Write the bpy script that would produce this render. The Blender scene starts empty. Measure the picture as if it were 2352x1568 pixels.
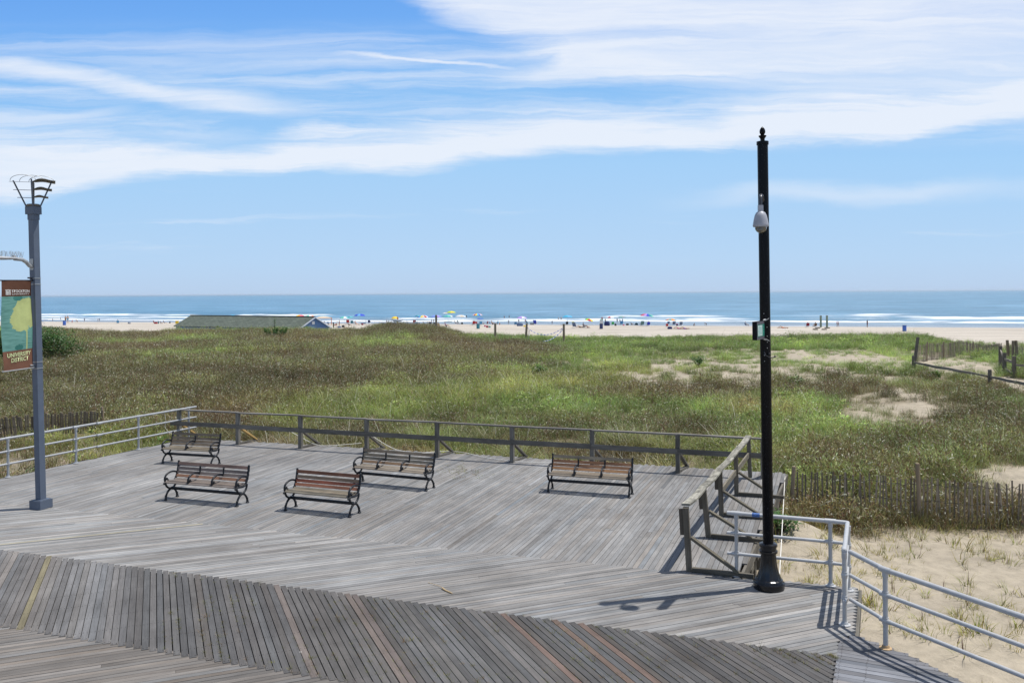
import bpy, bmesh, math, random
import numpy as np
from mathutils import Vector, Matrix
random.seed(7); RNG = np.random.default_rng(11)
S = bpy.context.scene
COL = S.collection
PI = math.pi
# ------------------------------------------------------------------ camera model (pixels of a 2352 x 1568 view)
F, HZ, CX, ROLL, CAMH = 1980.0, 673.0, 1176.0, 0.0064, 5.0
CR = Vector((math.cos(ROLL), 0, -math.sin(ROLL))); CU = Vector((math.sin(ROLL), 0, math.cos(ROLL)))
def ray(px, py):
    a = (px-CX)/F; b = (HZ-py)/F
    return CR*a + CU*b + Vector((0, 1, 0))
def G(px, py, z=0.0):
    d = ray(px, py); k = (z-CAMH)/d.z
    return Vector((d.x*k, d.y*k, z))
def PD(px, py, Y):
    d = ray(px, py); return Vector((d.x*Y, Y, CAMH+d.z*Y))
def proj(x, y, z):
    dz = z-CAMH
    a = (x*CR.x+dz*CR.z)/y; b = (x*CU.x+dz*CU.z)/y
    return CX+a*F, HZ-b*F
BA = math.radians(-19.7)                                   # the boardwalk's run
T2 = Vector((math.cos(BA), math.sin(BA), 0)); N2 = Vector((-math.sin(BA), math.cos(BA), 0))

# ------------------------------------------------------------------ noise
def _hash(ix, iy, seed):
    h = (ix.astype(np.int64)*374761393 + iy.astype(np.int64)*668265263 + seed*1442695041) & 0x7fffffff
    h = (h ^ (h >> 13))*1274126177 & 0x7fffffff
    h = h ^ (h >> 16)
    return (h & 0xffff)/65535.0
def vn(x, y, seed=0):
    x = np.asarray(x, float); y = np.asarray(y, float)
    ix = np.floor(x); iy = np.floor(y); fx = x-ix; fy = y-iy
    fx = fx*fx*(3-2*fx); fy = fy*fy*(3-2*fy)
    a = _hash(ix, iy, seed); b = _hash(ix+1, iy, seed); c = _hash(ix, iy+1, seed); d = _hash(ix+1, iy+1, seed)
    return (a*(1-fx)+b*fx)*(1-fy)+(c*(1-fx)+d*fx)*fy
def fbm(x, y, seed=0, o=4):
    s = 0; a = .5; t = 0
    for i in range(o):
        s = s+a*vn(x*2**i, y*2**i, seed+i*17); t += a; a *= .5
    return s/t
def sst(a, b, x):
    t = np.clip((np.asarray(x, float)-a)/(b-a), 0, 1); return t*t*(3-2*t)

# ------------------------------------------------------------------ object helpers
def tag(o, label=None, cat=None, group=None, kind=None):
    if label: o['label'] = label
    if cat: o['category'] = cat
    if group: o['group'] = group
    if kind: o['kind'] = kind
    return o
def thing(name, label, cat, loc=(0, 0, 0), rz=0.0, group=None, rot=None):
    o = bpy.data.objects.new(name, None); COL.objects.link(o)
    o.empty_display_size = .2
    o.location = loc; o.rotation_euler = rot if rot else (0, 0, rz)
    return tag(o, label, cat, group)
class MB:
    def __init__(s):
        s.v = []; s.f = []; s.mi = []; s.tone = []; s.uv = []
    def face(s, idx, mi=0, tone=(1, 1, 1), uv=None):
        s.f.append(tuple(idx)); s.mi.append(mi); s.tone.append(tone)
        s.uv.append(uv if uv else [(0, 0)]*len(idx))
    def bar(s, p0, p1, w, h, up=(0, 0, 1), mi=0, tone=(1, 1, 1), shift=(0, 0), taper=1.0):
        """box from p0 to p1, w wide (sideways), h deep (along up)"""
        p0 = Vector(p0); p1 = Vector(p1); d = p1-p0; L = d.length; d.normalize()
        up = Vector(up); side = d.cross(up)
        if side.length < 1e-5: side = d.cross(Vector((1, 0, 0)))
        side.normalize(); u = side.cross(d).normalized()
        b = len(s.v); ou = random.uniform(0, 50); ov = random.uniform(0, 50)
        for p, k in ((p0, 1.0), (p1, taper)):
            for a, c in ((-1, -1), (1, -1), (1, 1), (-1, 1)):
                s.v.append(p+side*(a*w/2*k+shift[0])+u*(c*h/2*k+shift[1]))
        s.face((b, b+1, b+2, b+3), mi, tone, [(ou, ov), (ou+w, ov), (ou+w, ov+h), (ou, ov+h)])
        s.face((b+7, b+6, b+5, b+4), mi, tone, [(ou, ov+h), (ou+w, ov+h), (ou+w, ov), (ou, ov)])
        per = [0, w, w+h, 2*w+h, 2*w+2*h]
        for i in range(4):
            j = (i+1) % 4
            s.face((b+4+i, b+4+j, b+j, b+i), mi, tone, [(ou+L, ov+per[i]), (ou+L, ov+per[i+1]), (ou, ov+per[i+1]), (ou, ov+per[i])])
    def box(s, c, size, rz=0.0, mi=0, tone=(1, 1, 1)):
        c = Vector(c); d = Vector((math.cos(rz), math.sin(rz), 0))
        s.bar(c-d*size[0]/2, c+d*size[0]/2, size[1], size[2], (0, 0, 1), mi, tone)
    def tube(s, pts, r, n=8, mi=0, tone=(1, 1, 1), cap=True, closed=False, flat=1.0):
        pts = [Vector(p) for p in pts]; m = len(pts)
        rr = r if isinstance(r, (list, tuple)) else [r]*m
        b = len(s.v); prev = None; L = 0
        for i, p in enumerate(pts):
            if closed: t = pts[(i+1) % m]-pts[i-1]
            else: t = pts[min(i+1, m-1)]-pts[max(i-1, 0)]
            t.normalize()
            if prev is None:
                q = t.cross(Vector((0, 0, 1)))
                if q.length < 1e-3: q = t.cross(Vector((0, 1, 0)))
            else:
                q = prev-t*prev.dot(t)
                if q.length < 1e-4: q = t.cross(Vector((0, 0, 1)))
            q.normalize(); prev = q; w = t.cross(q)
            for k in range(n):
                a = 2*PI*k/n
                s.v.append(p+q*(math.cos(a)*rr[i])+w*(math.sin(a)*rr[i]*flat))
        for i in range(m if closed else m-1):
            i2 = (i+1) % m
            for k in range(n):
                k2 = (k+1) % n
                s.face((b+i*n+k, b+i*n+k2, b+i2*n+k2, b+i2*n+k), mi, tone)
        if cap and not closed:
            s.face(tuple(b+k for k in range(n))[::-1], mi, tone); s.face(tuple(b+(m-1)*n+k for k in range(n)), mi, tone)
    def lathe(s, prof, n=24, org=(0, 0, 0), mi=0, tone=(1, 1, 1), mod=None, cap=True):
        o = Vector(org); b = len(s.v)
        for (r, z) in prof:
            for k in range(n):
                a = 2*PI*k/n; q = r*(mod(a, z) if mod else 1)
                s.v.append(o+Vector((q*math.cos(a), q*math.sin(a), z)))
        for i in range(len(prof)-1):
            for k in range(n):
                k2 = (k+1) % n
                s.face((b+i*n+k, b+i*n+k2, b+(i+1)*n+k2, b+(i+1)*n+k), mi, tone)
        if cap:
            s.face(tuple(b+k for k in range(n))[::-1], mi, tone)
            e = b+(len(prof)-1)*n; s.face(tuple(e+k for k in range(n)), mi, tone)
    def ball(s, c, r, n=10, mi=0, sc=(1, 1, 1), tone=(1, 1, 1)):
        pr = [(max(1e-4, math.sin(PI*i/(n//2+2)))*r, -math.cos(PI*i/(n//2+2))*r*sc[2]) for i in range(n//2+3)]
        b = len(s.v); s.lathe(pr, n, (0, 0, 0), mi, tone, cap=False)
        for i in range(b, len(s.v)):
            q = s.v[i]; s.v[i] = Vector((q.x*sc[0], q.y*sc[1], q.z))+Vector(c)
    def xf(s, M, start=0):
        for i in range(start, len(s.v)): s.v[i] = M @ Vector(s.v[i])
        return s
    def build(s, name, mats, parent=None, smooth=False, loc=None):
        me = bpy.data.meshes.new(name)
        me.from_pydata([tuple(p) for p in s.v], [], s.f)
        if not isinstance(mats, (list, tuple)): mats = [mats]
        for m in mats: me.materials.append(m)
        if len(mats) > 1: me.polygons.foreach_set('material_index', s.mi)
        a = me.attributes.new('tone', 'FLOAT_COLOR', 'FACE')
        a.data.foreach_set('color', np.array([(t[0], t[1], t[2], 1) for t in s.tone], dtype=np.float32).ravel())
        uvl = me.uv_layers.new(name='UVMap')
        uvl.data.foreach_set('uv', np.array([q for u in s.uv for q in u], dtype=np.float32).ravel())
        if smooth: me.polygons.foreach_set('use_smooth', [True]*len(s.f))
        me.update()
        o = bpy.data.objects.new(name, me); COL.objects.link(o)
        if parent: o.parent = parent
        if loc is not None: o.location = loc
        return o
def autosmooth(o, deg=35):
    me = o.data
    me.polygons.foreach_set('use_smooth', [True]*len(me.polygons))
    try: me.set_sharp_from_angle(angle=math.radians(deg))
    except Exception: pass
    return o

# ------------------------------------------------------------------ materials
def mat(name):
    m = bpy.data.materials.new(name); m.use_nodes = True
    nt = m.node_tree; nt.nodes.clear()
    out = nt.nodes.new('ShaderNodeOutputMaterial'); p = nt.nodes.new('ShaderNodeBsdfPrincipled')
    nt.links.new(p.outputs[0], out.inputs[0])
    return m, nt, p
def nd(nt, typ, ins=None, **kw):
    n = nt.nodes.new(typ)
    for k, v in kw.items(): setattr(n, k, v)
    if ins:
        for k, v in ins.items():
            s_ = n.inputs[k]
            if hasattr(v, 'bl_idname') or isinstance(v, bpy.types.NodeSocket): nt.links.new(v, s_)
            else: s_.default_value = v
    return n
def math_n(nt, op, a, b=None, c=None, clamp=False):
    n = nt.nodes.new('ShaderNodeMath'); n.operation = op; n.use_clamp = clamp
    for i, v in enumerate((a, b, c)):
        if v is None: continue
        if isinstance(v, bpy.types.NodeSocket): nt.links.new(v, n.inputs[i])
        else: n.inputs[i].default_value = v
    return n.outputs[0]
def mix_n(nt, f, a, b, blend='MIX'):
    n = nt.nodes.new('ShaderNodeMix'); n.data_type = 'RGBA'; n.blend_type = blend
    for k, v in ((0, f), (6, a), (7, b)):
        if isinstance(v, bpy.types.NodeSocket): nt.links.new(v, n.inputs[k])
        else: n.inputs[k].default_value = v if k == 0 else (v[0], v[1], v[2], 1)
    return n.outputs[2]
def ramp_n(nt, f, stops):
    n = nt.nodes.new('ShaderNodeValToRGB'); nt.links.new(f, n.inputs[0])
    e = n.color_ramp.elements
    while len(e) < len(stops): e.new(.5)
    for i, (p, c) in enumerate(stops):
        e[i].position = p; e[i].color = (c[0], c[1], c[2], 1) if isinstance(c, (tuple, list)) else (c, c, c, 1)
    return n.outputs[0]
_plain = {}
def paint(name, c, rough=.5, metal=0.0, var=.12, nscale=9.0, spec=.5, bump=0.0):
    key = (name, tuple(c), rough)
    if key in _plain: return _plain[key]
    m, nt, p = mat(name)
    tc = nd(nt, 'ShaderNodeTexCoord')
    no = nd(nt, 'ShaderNodeTexNoise', {'Vector': tc.outputs['Object'], 'Scale': nscale, 'Detail': 5.0, 'Roughness': .6})
    r = ramp_n(nt, no.outputs[0], [(.3, 1-var), (.7, 1+var)])
    nt.links.new(mix_n(nt, 1.0, c, r, 'MULTIPLY'), p.inputs['Base Color'])
    p.inputs['Roughness'].default_value = rough; p.inputs['Metallic'].default_value = metal
    p.inputs['Specular IOR Level'].default_value = spec
    if bump:
        b = nd(nt, 'ShaderNodeBump', {'Height': no.outputs[0], 'Strength': bump, 'Distance': .01}); nt.links.new(b.outputs[0], p.inputs['Normal'])
    _plain[key] = m
    return m
def wood(name, c, grain=.45, rough=.8, stain=.25, su=1.3, sv=55.0, warm=(1, 1, 1), spec=.2, bump=.35, marks=False):
    """weathered timber: the grain runs along u of the UV map, 'tone' is each board's own colour"""
    m, nt, p = mat(name)
    uv = nd(nt, 'ShaderNodeUVMap', uv_map='UVMap')
    mp = nd(nt, 'ShaderNodeMapping', {'Vector': uv.outputs[0], 'Scale': (su, sv, 1)})
    n1 = nd(nt, 'ShaderNodeTexNoise', {'Vector': mp.outputs[0], 'Scale': 1.0, 'Detail': 6.0, 'Roughness': .65, 'Distortion': .6})
    mp2 = nd(nt, 'ShaderNodeMapping', {'Vector': uv.outputs[0], 'Scale': (.9, 3.5, 1)})
    n2 = nd(nt, 'ShaderNodeTexNoise', {'Vector': mp2.outputs[0], 'Scale': 1.6, 'Detail': 5.0, 'Roughness': .6})
    at = nd(nt, 'ShaderNodeAttribute', attribute_name='tone')
    geo = nd(nt, 'ShaderNodeNewGeometry')
    n3 = nd(nt, 'ShaderNodeTexNoise', {'Vector': geo.outputs['Position'], 'Scale': .55, 'Detail': 5.0, 'Roughness': .62})
    col = mix_n(nt, 1.0, c, at.outputs['Color'], 'MULTIPLY')
    col = mix_n(nt, 1.0, col, ramp_n(nt, n1.outputs[0], [(.28, 1-grain), (.5, 1.0), (.75, 1+grain*.55)]), 'MULTIPLY')
    col = mix_n(nt, 1.0, col, ramp_n(nt, n2.outputs[0], [(.3, 1-stain), (.7, 1+stain*.6)]), 'MULTIPLY')
    col = mix_n(nt, 1.0, col, ramp_n(nt, n3.outputs[0], [(.33, (.82*warm[0], .81*warm[1], .80*warm[2])), (.66, (1.12, 1.12, 1.12))]), 'MULTIPLY')
    if marks:
        vo = nd(nt, 'ShaderNodeTexVoronoi', {'Vector': geo.outputs['Position'], 'Scale': 1.7}, feature='F1')
        sc = nd(nt, 'ShaderNodeSeparateColor', {'Color': vo.outputs['Color']})
        hit = math_n(nt, 'LESS_THAN', vo.outputs['Distance'], math_n(nt, 'MULTIPLY_ADD', sc.outputs[1], .035, .012))
        on = math_n(nt, 'MULTIPLY', hit, math_n(nt, 'GREATER_THAN', sc.outputs[0], .72))
        col = mix_n(nt, math_n(nt, 'MULTIPLY', on, .75), col, ramp_n(nt, sc.outputs[2], [(.45, (.045, .035, .03)), (.5, (.62, .60, .56))]))
        n4 = nd(nt, 'ShaderNodeTexNoise', {'Vector': geo.outputs['Position'], 'Scale': .16, 'Detail': 4.0, 'Roughness': .6})
        col = mix_n(nt, 1.0, col, ramp_n(nt, n4.outputs[0], [(.36, (.86, .855, .85)), (.64, (1.10, 1.10, 1.09))]), 'MULTIPLY')
    nt.links.new(col, p.inputs['Base Color'])
    p.inputs['Roughness'].default_value = rough; p.inputs['Specular IOR Level'].default_value = spec
    b = nd(nt, 'ShaderNodeBump', {'Height': n1.outputs[0], 'Strength': bump, 'Distance': .004}); nt.links.new(b.outputs[0], p.inputs['Normal'])
    return m
M_DECK = wood('weathered_deck', (1, 1, 1), grain=.30, stain=.22, marks=True)
M_RAIL = wood('weathered_rail', (.175, .163, .142), grain=.45, stain=.35)
M_FRESH = wood('fresh_timber', (.50, .33, .13), grain=.25, stain=.2)
M_FENCE = wood('fence_timber', (.24, .205, .165), grain=.4, stain=.3)
M_SLAT = wood('bench_slat', (1, 1, 1), grain=.35, stain=.45, su=2.2, sv=70, rough=.6, spec=.35)
M_IRON = paint('black_cast_iron', (.008, .010, .014), .45, 0, .3, 30, .35, .15)
M_PIPE = paint('galvanised_pipe', (.37, .38, .39), .45, .2, .10, 14)
M_PIPEW = paint('pale_painted_pipe', (.44, .445, .45), .42, .15, .08, 14)
M_POLE = paint('gloss_black_paint', (.003, .0033, .005), .26, 0, .3, 3, .14)
M_POLEB = paint('gloss_black_casting', (.004, .0045, .0065), .24, 0, .3, 3, .5, .05)
M_LAMP = paint('grey_blue_paint', (.10, .125, .17), .5, .1, .08, 4)
M_LAMPD = paint('dark_louvre', (.17, .16, .145), .5, .3, .2, 6)
M_STEEL = paint('dull_steel', (.42, .43, .43), .45, .6, .15, 8)
M_WHITE = paint('white_paint', (.78, .78, .77), .5)
M_CORD = paint('white_cord', (.72, .70, .64), .8)
# ------------------------------------------------------------------ camera, light, sky
cam = bpy.data.cameras.new('camera'); co = bpy.data.objects.new('camera', cam); COL.objects.link(co)
cam.sensor_fit = 'HORIZONTAL'; cam.sensor_width = 36.0; cam.lens = 36.0*F/2352.0
cam.shift_y = -(784.0-HZ)/2352.0
cam.clip_start = .1; cam.clip_end = 120000
co.matrix_world = Matrix(((CR.x, CU.x, 0, 0), (CR.y, CU.y, -1, 0), (CR.z, CU.z, 0, CAMH), (0, 0, 0, 1)))
S.camera = co
SUN = Vector((.345, .085, .932)).normalized()
el = math.asin(SUN.z)
sl = bpy.data.lights.new('sun', 'SUN'); so = bpy.data.objects.new('sun', sl); COL.objects.link(so)
sl.energy = 4.9; sl.angle = math.radians(.55); sl.color = (1.0, .965, .91)
so.rotation_euler = SUN.to_track_quat('Z', 'Y').to_euler(); so.location = (30, 10, 60)
W = bpy.data.worlds.new('World'); S.world = W; W.use_nodes = True
nt = W.node_tree; nt.nodes.clear()
out = nd(nt, 'ShaderNodeOutputWorld'); bg = nd(nt, 'ShaderNodeBackground'); nt.links.new(bg.outputs[0], out.inputs[0])
sky = nd(nt, 'ShaderNodeTexSky'); sky.sky_type = 'NISHITA'; sky.sun_disc = False
sky.sun_elevation = el; sky.sun_rotation = math.atan2(SUN.x, SUN.y)
sky.altitude = 5; sky.air_density = 1.0; sky.dust_density = .6; sky.ozone_density = 2.0
SKYK = .10; HAZE = 6e-5
bg.inputs['Strength'].default_value = SKYK
tc = nd(nt, 'ShaderNodeTexCoord'); sp = nd(nt, 'ShaderNodeSeparateXYZ', {'Vector': tc.outputs['Generated']})
ax = sp.outputs[0]; ay = math_n(nt, 'MAXIMUM', math_n(nt, 'ABSOLUTE', sp.outputs[1]), .05); az = sp.outputs[2]
U = math_n(nt, 'MULTIPLY_ADD', math_n(nt, 'DIVIDE', ax, ay), F/2352, .5)          # 0..1 across the view ahead
V0 = math_n(nt, 'DIVIDE', az, ay)
V = math_n(nt, 'MULTIPLY', V0, F/673)   # 0 horizon .. 1 elevation 18.8 deg
U_raw, V_raw = U, V
cw = nd(nt, 'ShaderNodeCombineXYZ', {'X': U, 'Y': V})
def warp(sx, sy, off):
    mp = nd(nt, 'ShaderNodeMapping', {'Vector': cw.outputs[0], 'Scale': (sx, sy, 1), 'Location': (off, off, off)})
    return math_n(nt, 'SUBTRACT', nd(nt, 'ShaderNodeTexNoise', {'Vector': mp.outputs[0], 'Scale': 1.0, 'Detail': 7.0, 'Roughness': .58}).outputs[0], .5)
U = math_n(nt, 'MULTIPLY_ADD', warp(6, 5, 2.0), .10, U)
V = math_n(nt, 'MULTIPLY_ADD', warp(7, 9, 6.0), .085, V)
Uc = math_n(nt, 'MULTIPLY_ADD', U, .5, .25)
def fcurve(pts):
    """pts in px of the view: (x, y) -> V value of the edge"""
    n = nt.nodes.new('ShaderNodeFloatCurve'); c = n.mapping.curves[0]
    P = [(.25+.5*x/2352.0, min(.99, (HZ-y-(x-CX)*ROLL)/673.0*.5+.25)) for x, y in pts]
    P = [(0, P[0][1])]+P+[(1, P[-1][1])]
    while len(c.points) < len(P): c.points.new(.5, .5)
    for q, (x, y) in zip(c.points, P): q.location = (x, y); q.handle_type = 'AUTO_CLAMPED'
    n.mapping.use_clip = False; n.mapping.update()
    nt.links.new(Uc, n.inputs['Value'])
    return math_n(nt, 'MULTIPLY_ADD', n.outputs[0], 2.0, -.5)
cmb = nd(nt, 'ShaderNodeCombineXYZ', {'X': U, 'Y': V})
def cnoise(sx, sy, rot, det=6.0, rough=.55, dist=0.0, off=0.0):
    mp = nd(nt, 'ShaderNodeMapping', {'Vector': cmb.outputs[0], 'Rotation': (0, 0, rot), 'Scale': (sx, sy, 1), 'Location': (off, off*.7, off)})
    return nd(nt, 'ShaderNodeTexNoise', {'Vector': mp.outputs[0], 'Scale': 1.0, 'Detail': det, 'Roughness': rough, 'Distortion': dist}).outputs[0]
def ss(x, a, b):
    n = nd(nt, 'ShaderNodeMapRange', {'Value': x, 'From Min': a, 'From Max': b}, interpolation_type='SMOOTHSTEP'); return n.outputs[0]
def sub(a, b): return math_n(nt, 'SUBTRACT', a, b)
def add(a, b): return math_n(nt, 'ADD', a, b)
def mul(a, b): return math_n(nt, 'MULTIPLY', a, b)
def mx(a, b): return math_n(nt, 'MAXIMUM', a, b)
nA = sub(cnoise(7, 5, .12, 7, .6, .3), .5)
nB = sub(cnoise(3.0, 16, .10, 7, .62, .4, 3.3), .5)
nC = cnoise(2.2, 11, -.17, 7, .62, .7, 9.1)
nD = cnoise(9, 30, .08, 5, .6, .5, 17.0)
nE = cnoise(5, 26, -.06, 8, .66, .8, 23.0)
# the long bank
Blo = fcurve([(0, 470), (200, 440), (400, 410), (700, 403), (930, 398), (1020, 385), (1120, 369), (1400, 357), (1600, 351), (1800, 336), (2050, 326), (2200, 302), (2352, 288)])
Bhi = fcurve([(0, 285), (200, 285), (330, 305), (420, 310), (560, 330), (700, 285), (900, 285), (1100, 255), (1300, 244), (1500, 252), (1620, 262), (1750, 228), (1900, 205), (2050, 190), (2250, 175), (2352, 140)])
m1 = mul(ss(add(sub(V, Blo), add(mul(nA, .05), mul(sub(nE, .5), .06))), -.012, .044), ss(add(sub(Bhi, V), add(mul(nB, .16), mul(sub(nE, .5), .16))), -.05, .10))
leftfade = add(.86, mul(ss(U, 0, .25), .14))
m1 = mul(m1, leftfade)
thin = add(.93, add(mul(sub(nD, .5), .30), mul(sub(nE, .5), mul(.55, sub(1.0, ss(U, .2, .55))))))
m1 = mul(m1, thin)
# upper veil on the right
Ulo = fcurve([(0, 20), (600, 130), (900, 205), (1050, 210), (1180, 205), (1400, 190), (1600, 185), (1750, 205), (1900, 220), (2352, 240)])
Uhi = fcurve([(0, 190), (400, 160), (600, 165), (800, 190), (950, 170), (1100, 160), (1200, 140), (1180, 110), (1230, 60), (1400, -400), (2352, -600)])
Uhi = fcurve([(0, 160), (300, 150), (480, 160), (700, 195), (900, 175), (1050, 165), (1150, 150), (1230, 120), (1300, 40), (1420, -400), (2352, -700)])
m2 = mul(ss(add(sub(V, Ulo), mul(nB, .14)), -.03, .05), ss(add(sub(Uhi, V), mul(nB, .16)), -.02, .10))
m2 = mul(m2, add(.72, add(mul(sub(nC, .5), 1.0), mul(sub(nE, .5), .45))))
# veil coming in from the top, falling to the right
Vt = fcurve([(0, -500), (800, -120), (950, -10), (1050, 50), (1180, 110), (1300, 160), (1400, 200), (2352, 260)])
m3 = mul(ss(add(sub(V, Vt), mul(sub(nC, .5), .30)), -.05, .12), add(.74, add(mul(sub(nC, .5), 1.0), mul(sub(nE, .5), .45))))
m3 = mul(m3, sub(1.0, mul(mul(ss(U, .86, .98), ss(V, .70, .80)), sub(.75, mul(nD, .5)))))
# streak on the left and loose streaks
Sc = fcurve([(0, 150), (100, 160), (250, 190), (400, 220), (600, 240), (750, 250), (2352, 250)])
sd = math_n(nt, 'ABSOLUTE', add(sub(V, Sc), mul(nB, .03)))
m4 = mul(mul(sub(1.0, ss(sd, .0, .055)), sub(1.0, ss(U, .20, .36))), add(.72, add(mul(nB, .8), mul(sub(nE, .5), .9))))
Sd = fcurve([(0, 268), (150, 262), (300, 250), (2352, 240)])
m5 = mul(mul(sub(1.0, ss(math_n(nt, 'ABSOLUTE', add(sub(V, Sd), mul(nB, .04))), .004, .03)), sub(1.0, ss(U, .05, .16))), .55)
Se = fcurve([(0, 120), (600, 128), (850, 130), (1000, 136), (1200, 152), (2352, 180)])
m6 = mul(mul(sub(1.0, ss(math_n(nt, 'ABSOLUTE', add(sub(V, Se), mul(nA, .012))), .001, .015)), mul(ss(U, .28, .38), sub(1.0, ss(U, .44, .56)))), .8)
m7 = mul(mul(ss(nC, .38, .72), mul(ss(V, .46, .60), sub(1.0, ss(V, .80, .95)))), .58)
Sf = fcurve([(0, 450), (1500, 468), (1800, 440), (2000, 448), (2352, 430)])
m8 = mul(mul(sub(1.0, ss(math_n(nt, 'ABSOLUTE', add(sub(V, Sf), mul(nA, .05))), .0, .05)), mul(ss(U, .60, .80), sub(1.0, mul(ss(U, .9, 1.0), .6)))), .42)
low = mul(mul(ss(nB, .06, .22), mul(ss(V, .05, .2), sub(1.0, ss(V, .30, .42)))), .22)
mask = mx(mx(mx(m1, m2), mx(m3, m4)), mx(mx(m5, m6), mx(mx(m7, m8), low)))
mask = mul(math_n(nt, 'MINIMUM', mx(mask, 0.0), .88), sub(1.0, mul(ss(V0, .36, .75), .80)))
elv = nd(nt, 'ShaderNodeMapRange', {'Value': V_raw, 'From Min': 0.0, 'From Max': 1.1}).outputs[0]
blue_air = ramp_n(nt, elv, [(0.0, (.50, .66, .89)), (.10, (.475, .68, .94)), (.40, (.385, .65, .97)), (.66, (.255, .54, .95)), (.86, (.17, .43, .93)), (1.0, (.135, .375, .89))])
blue_air = mix_n(nt, 1.0, blue_air, (1/SKYK, 1/SKYK, 1/SKYK), 'MULTIPLY')
skyc = mix_n(nt, sub(.92, mul(ss(V0, .33, .8), .92)), sky.outputs[0], blue_air)
cl = (.86/SKYK, .905/SKYK, .985/SKYK)
nt.links.new(mix_n(nt, mask, skyc, cl), bg.inputs['Color'])
S.view_settings.view_transform = 'Standard'; S.view_settings.look = 'None'
S.view_settings.exposure = 0.0; S.view_settings.gamma = 1.0

# ------------------------------------------------------------------ terrain
WN = Vector((.333, .943)); SEA = -2.62; SHORE = 193.0
DECKPOLY = [G(-140, 1128), G(371, 1018.6), G(560, 1013), G(1805, 1086), G(1698, 1318.8), G(1969, 1348.6), G(1960, 1456.7), G(2217, 1568), G(2700, 1900)]
DECKPOLY = [(p.x, p.y) for p in DECKPOLY]+[(7.0, 4), (-40, 4), (-30, 24)]
def inpoly(x, y, P):
    c = np.zeros(np.shape(x), bool); n = len(P); j = n-1
    for i in range(n):
        xi, yi = P[i]; xj, yj = P[j]
        c ^= ((yi > y) != (yj > y)) & (x < (xj-xi)*(y-yi)/((yj-yi) if abs(yj-yi) > 1e-9 else 1e-9)+xi)
        j = i
    return c
def polydist(x, y, P):
    d = np.full(np.shape(x), 1e9); n = len(P)
    for i in range(n):
        ax_, ay_ = P[i]; bx_, by_ = P[(i+1) % n]; ex, ey = bx_-ax_, by_-ay_
        t = np.clip(((x-ax_)*ex+(y-ay_)*ey)/(ex*ex+ey*ey), 0, 1)
        d = np.minimum(d, np.hypot(x-ax_-t*ex, y-ay_-t*ey))
    return d
CRX = [-160, -70, -53, -47, -42, -38, -27, -20, -17.5, -14, -9, -5, 6, 20, 46, 80, 160]
CRZ = [.3, .5, .45, .05, .0, .35, .50, .35, .35, 1.05, .65, -.2, -.5, -.35, -.2, -.1, -.1]
def ground(x, y):
    x = np.asarray(x, float); y = np.asarray(y, float)
    crest = np.interp(x*100.0/np.maximum(y, 30), CRX, CRZ)
    cy = 100-.16*x
    lf = sst(-4, -20, x)                                   # the broad left-hand dune
    dune = np.where(y < 50, 0.05+.25*lf*sst(36, 55, y), 0.05+.25*lf)
    dune = dune+(crest-dune)*sst(cy-50, cy-3, y)
    near = np.interp(y, [0, 18, 24, 27, 31, 40], [-.9, -.9, -.8, -.7, -.45, 0.0])
    nearR = np.interp(y, [0, 20.5, 22.3, 24.3, 27, 40], [-.9, -.9, -.78, -.33, -.22, 0.0])
    rt = sst(6, 10, x)
    z = np.where(y < 40, near*(1-rt)+nearR*rt, dune)
    z = z+(dune-z)*sst(36, 44, y)
    lumps = (fbm(x/9, y/9, 3, 3)-.5)*.55*sst(26, 40, y)+(fbm(x/2.2, y/2.2, 5, 3)-.5)*.16
    z = z+lumps*(1-.25*sst(cy-30, cy-5, y))
    wn = WN.x*x+WN.y*y
    beach = np.interp(wn, [0, 105, 150, 172, 186, SHORE, 225, 300, 2000], [-1.1, -1.2, -1.45, -1.75, -2.2, SEA-.02, -3.6, -5, -20])
    beach = beach+(fbm(x/5, y/2, 9, 3)-.5)*.12*(1-sst(165, 185, wn))
    z = z-1.75*sst(.47, .55, x/np.maximum(y, 10))*sst(60, 95, y)
    k = sst(cy, cy+13, y)
    z = z*(1-k)+beach*k
    # a hump in front of the pile under the ramp and the mound at the far right
    z = z+.16*np.exp(-((x-14.6)**2/5+(y-24.6)**2/1.2))
    z = z+.45*np.exp(-((x-6.6)**2/.6+(y-20.2)**2/1.2))
    ins = inpoly(x, y, DECKPOLY)
    z = np.where(ins, np.minimum(z, -.8), z)
    return z
def gz(x, y): return float(ground(np.array([x]), np.array([y]))[0])
def march(px, py):
    """where the view ray through a pixel meets the beach"""
    d = ray(px, py)
    ys = np.linspace(105, 420, 2000)
    zr = CAMH+d.z*ys; zg = np.maximum(ground(d.x*ys, ys), SEA)
    i = np.argmax(zr <= zg)
    if not (zr <= zg).any(): i = len(ys)-1
    return Vector((d.x*ys[i], ys[i], zg[i]))
def axis(segs):
    a = []
    for lo, hi, st in segs: a += list(np.arange(lo, hi, st))
    return np.array(a+[segs[-1][1]])
gx = axis([(-900, -300, 40), (-300, -90, 3), (-90, -30, .8), (-30, 30, .32), (30, 90, .8), (90, 300, 3), (300, 900, 40)])
gy = axis([(-120, 0, 20), (0, 8, 2), (8, 36, .22), (36, 70, .4), (70, 118, .55), (118, 300, 2.0), (300, 700, 40)])
XX, YY = np.meshgrid(gx, gy)
ZZ = ground(XX, YY)
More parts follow.
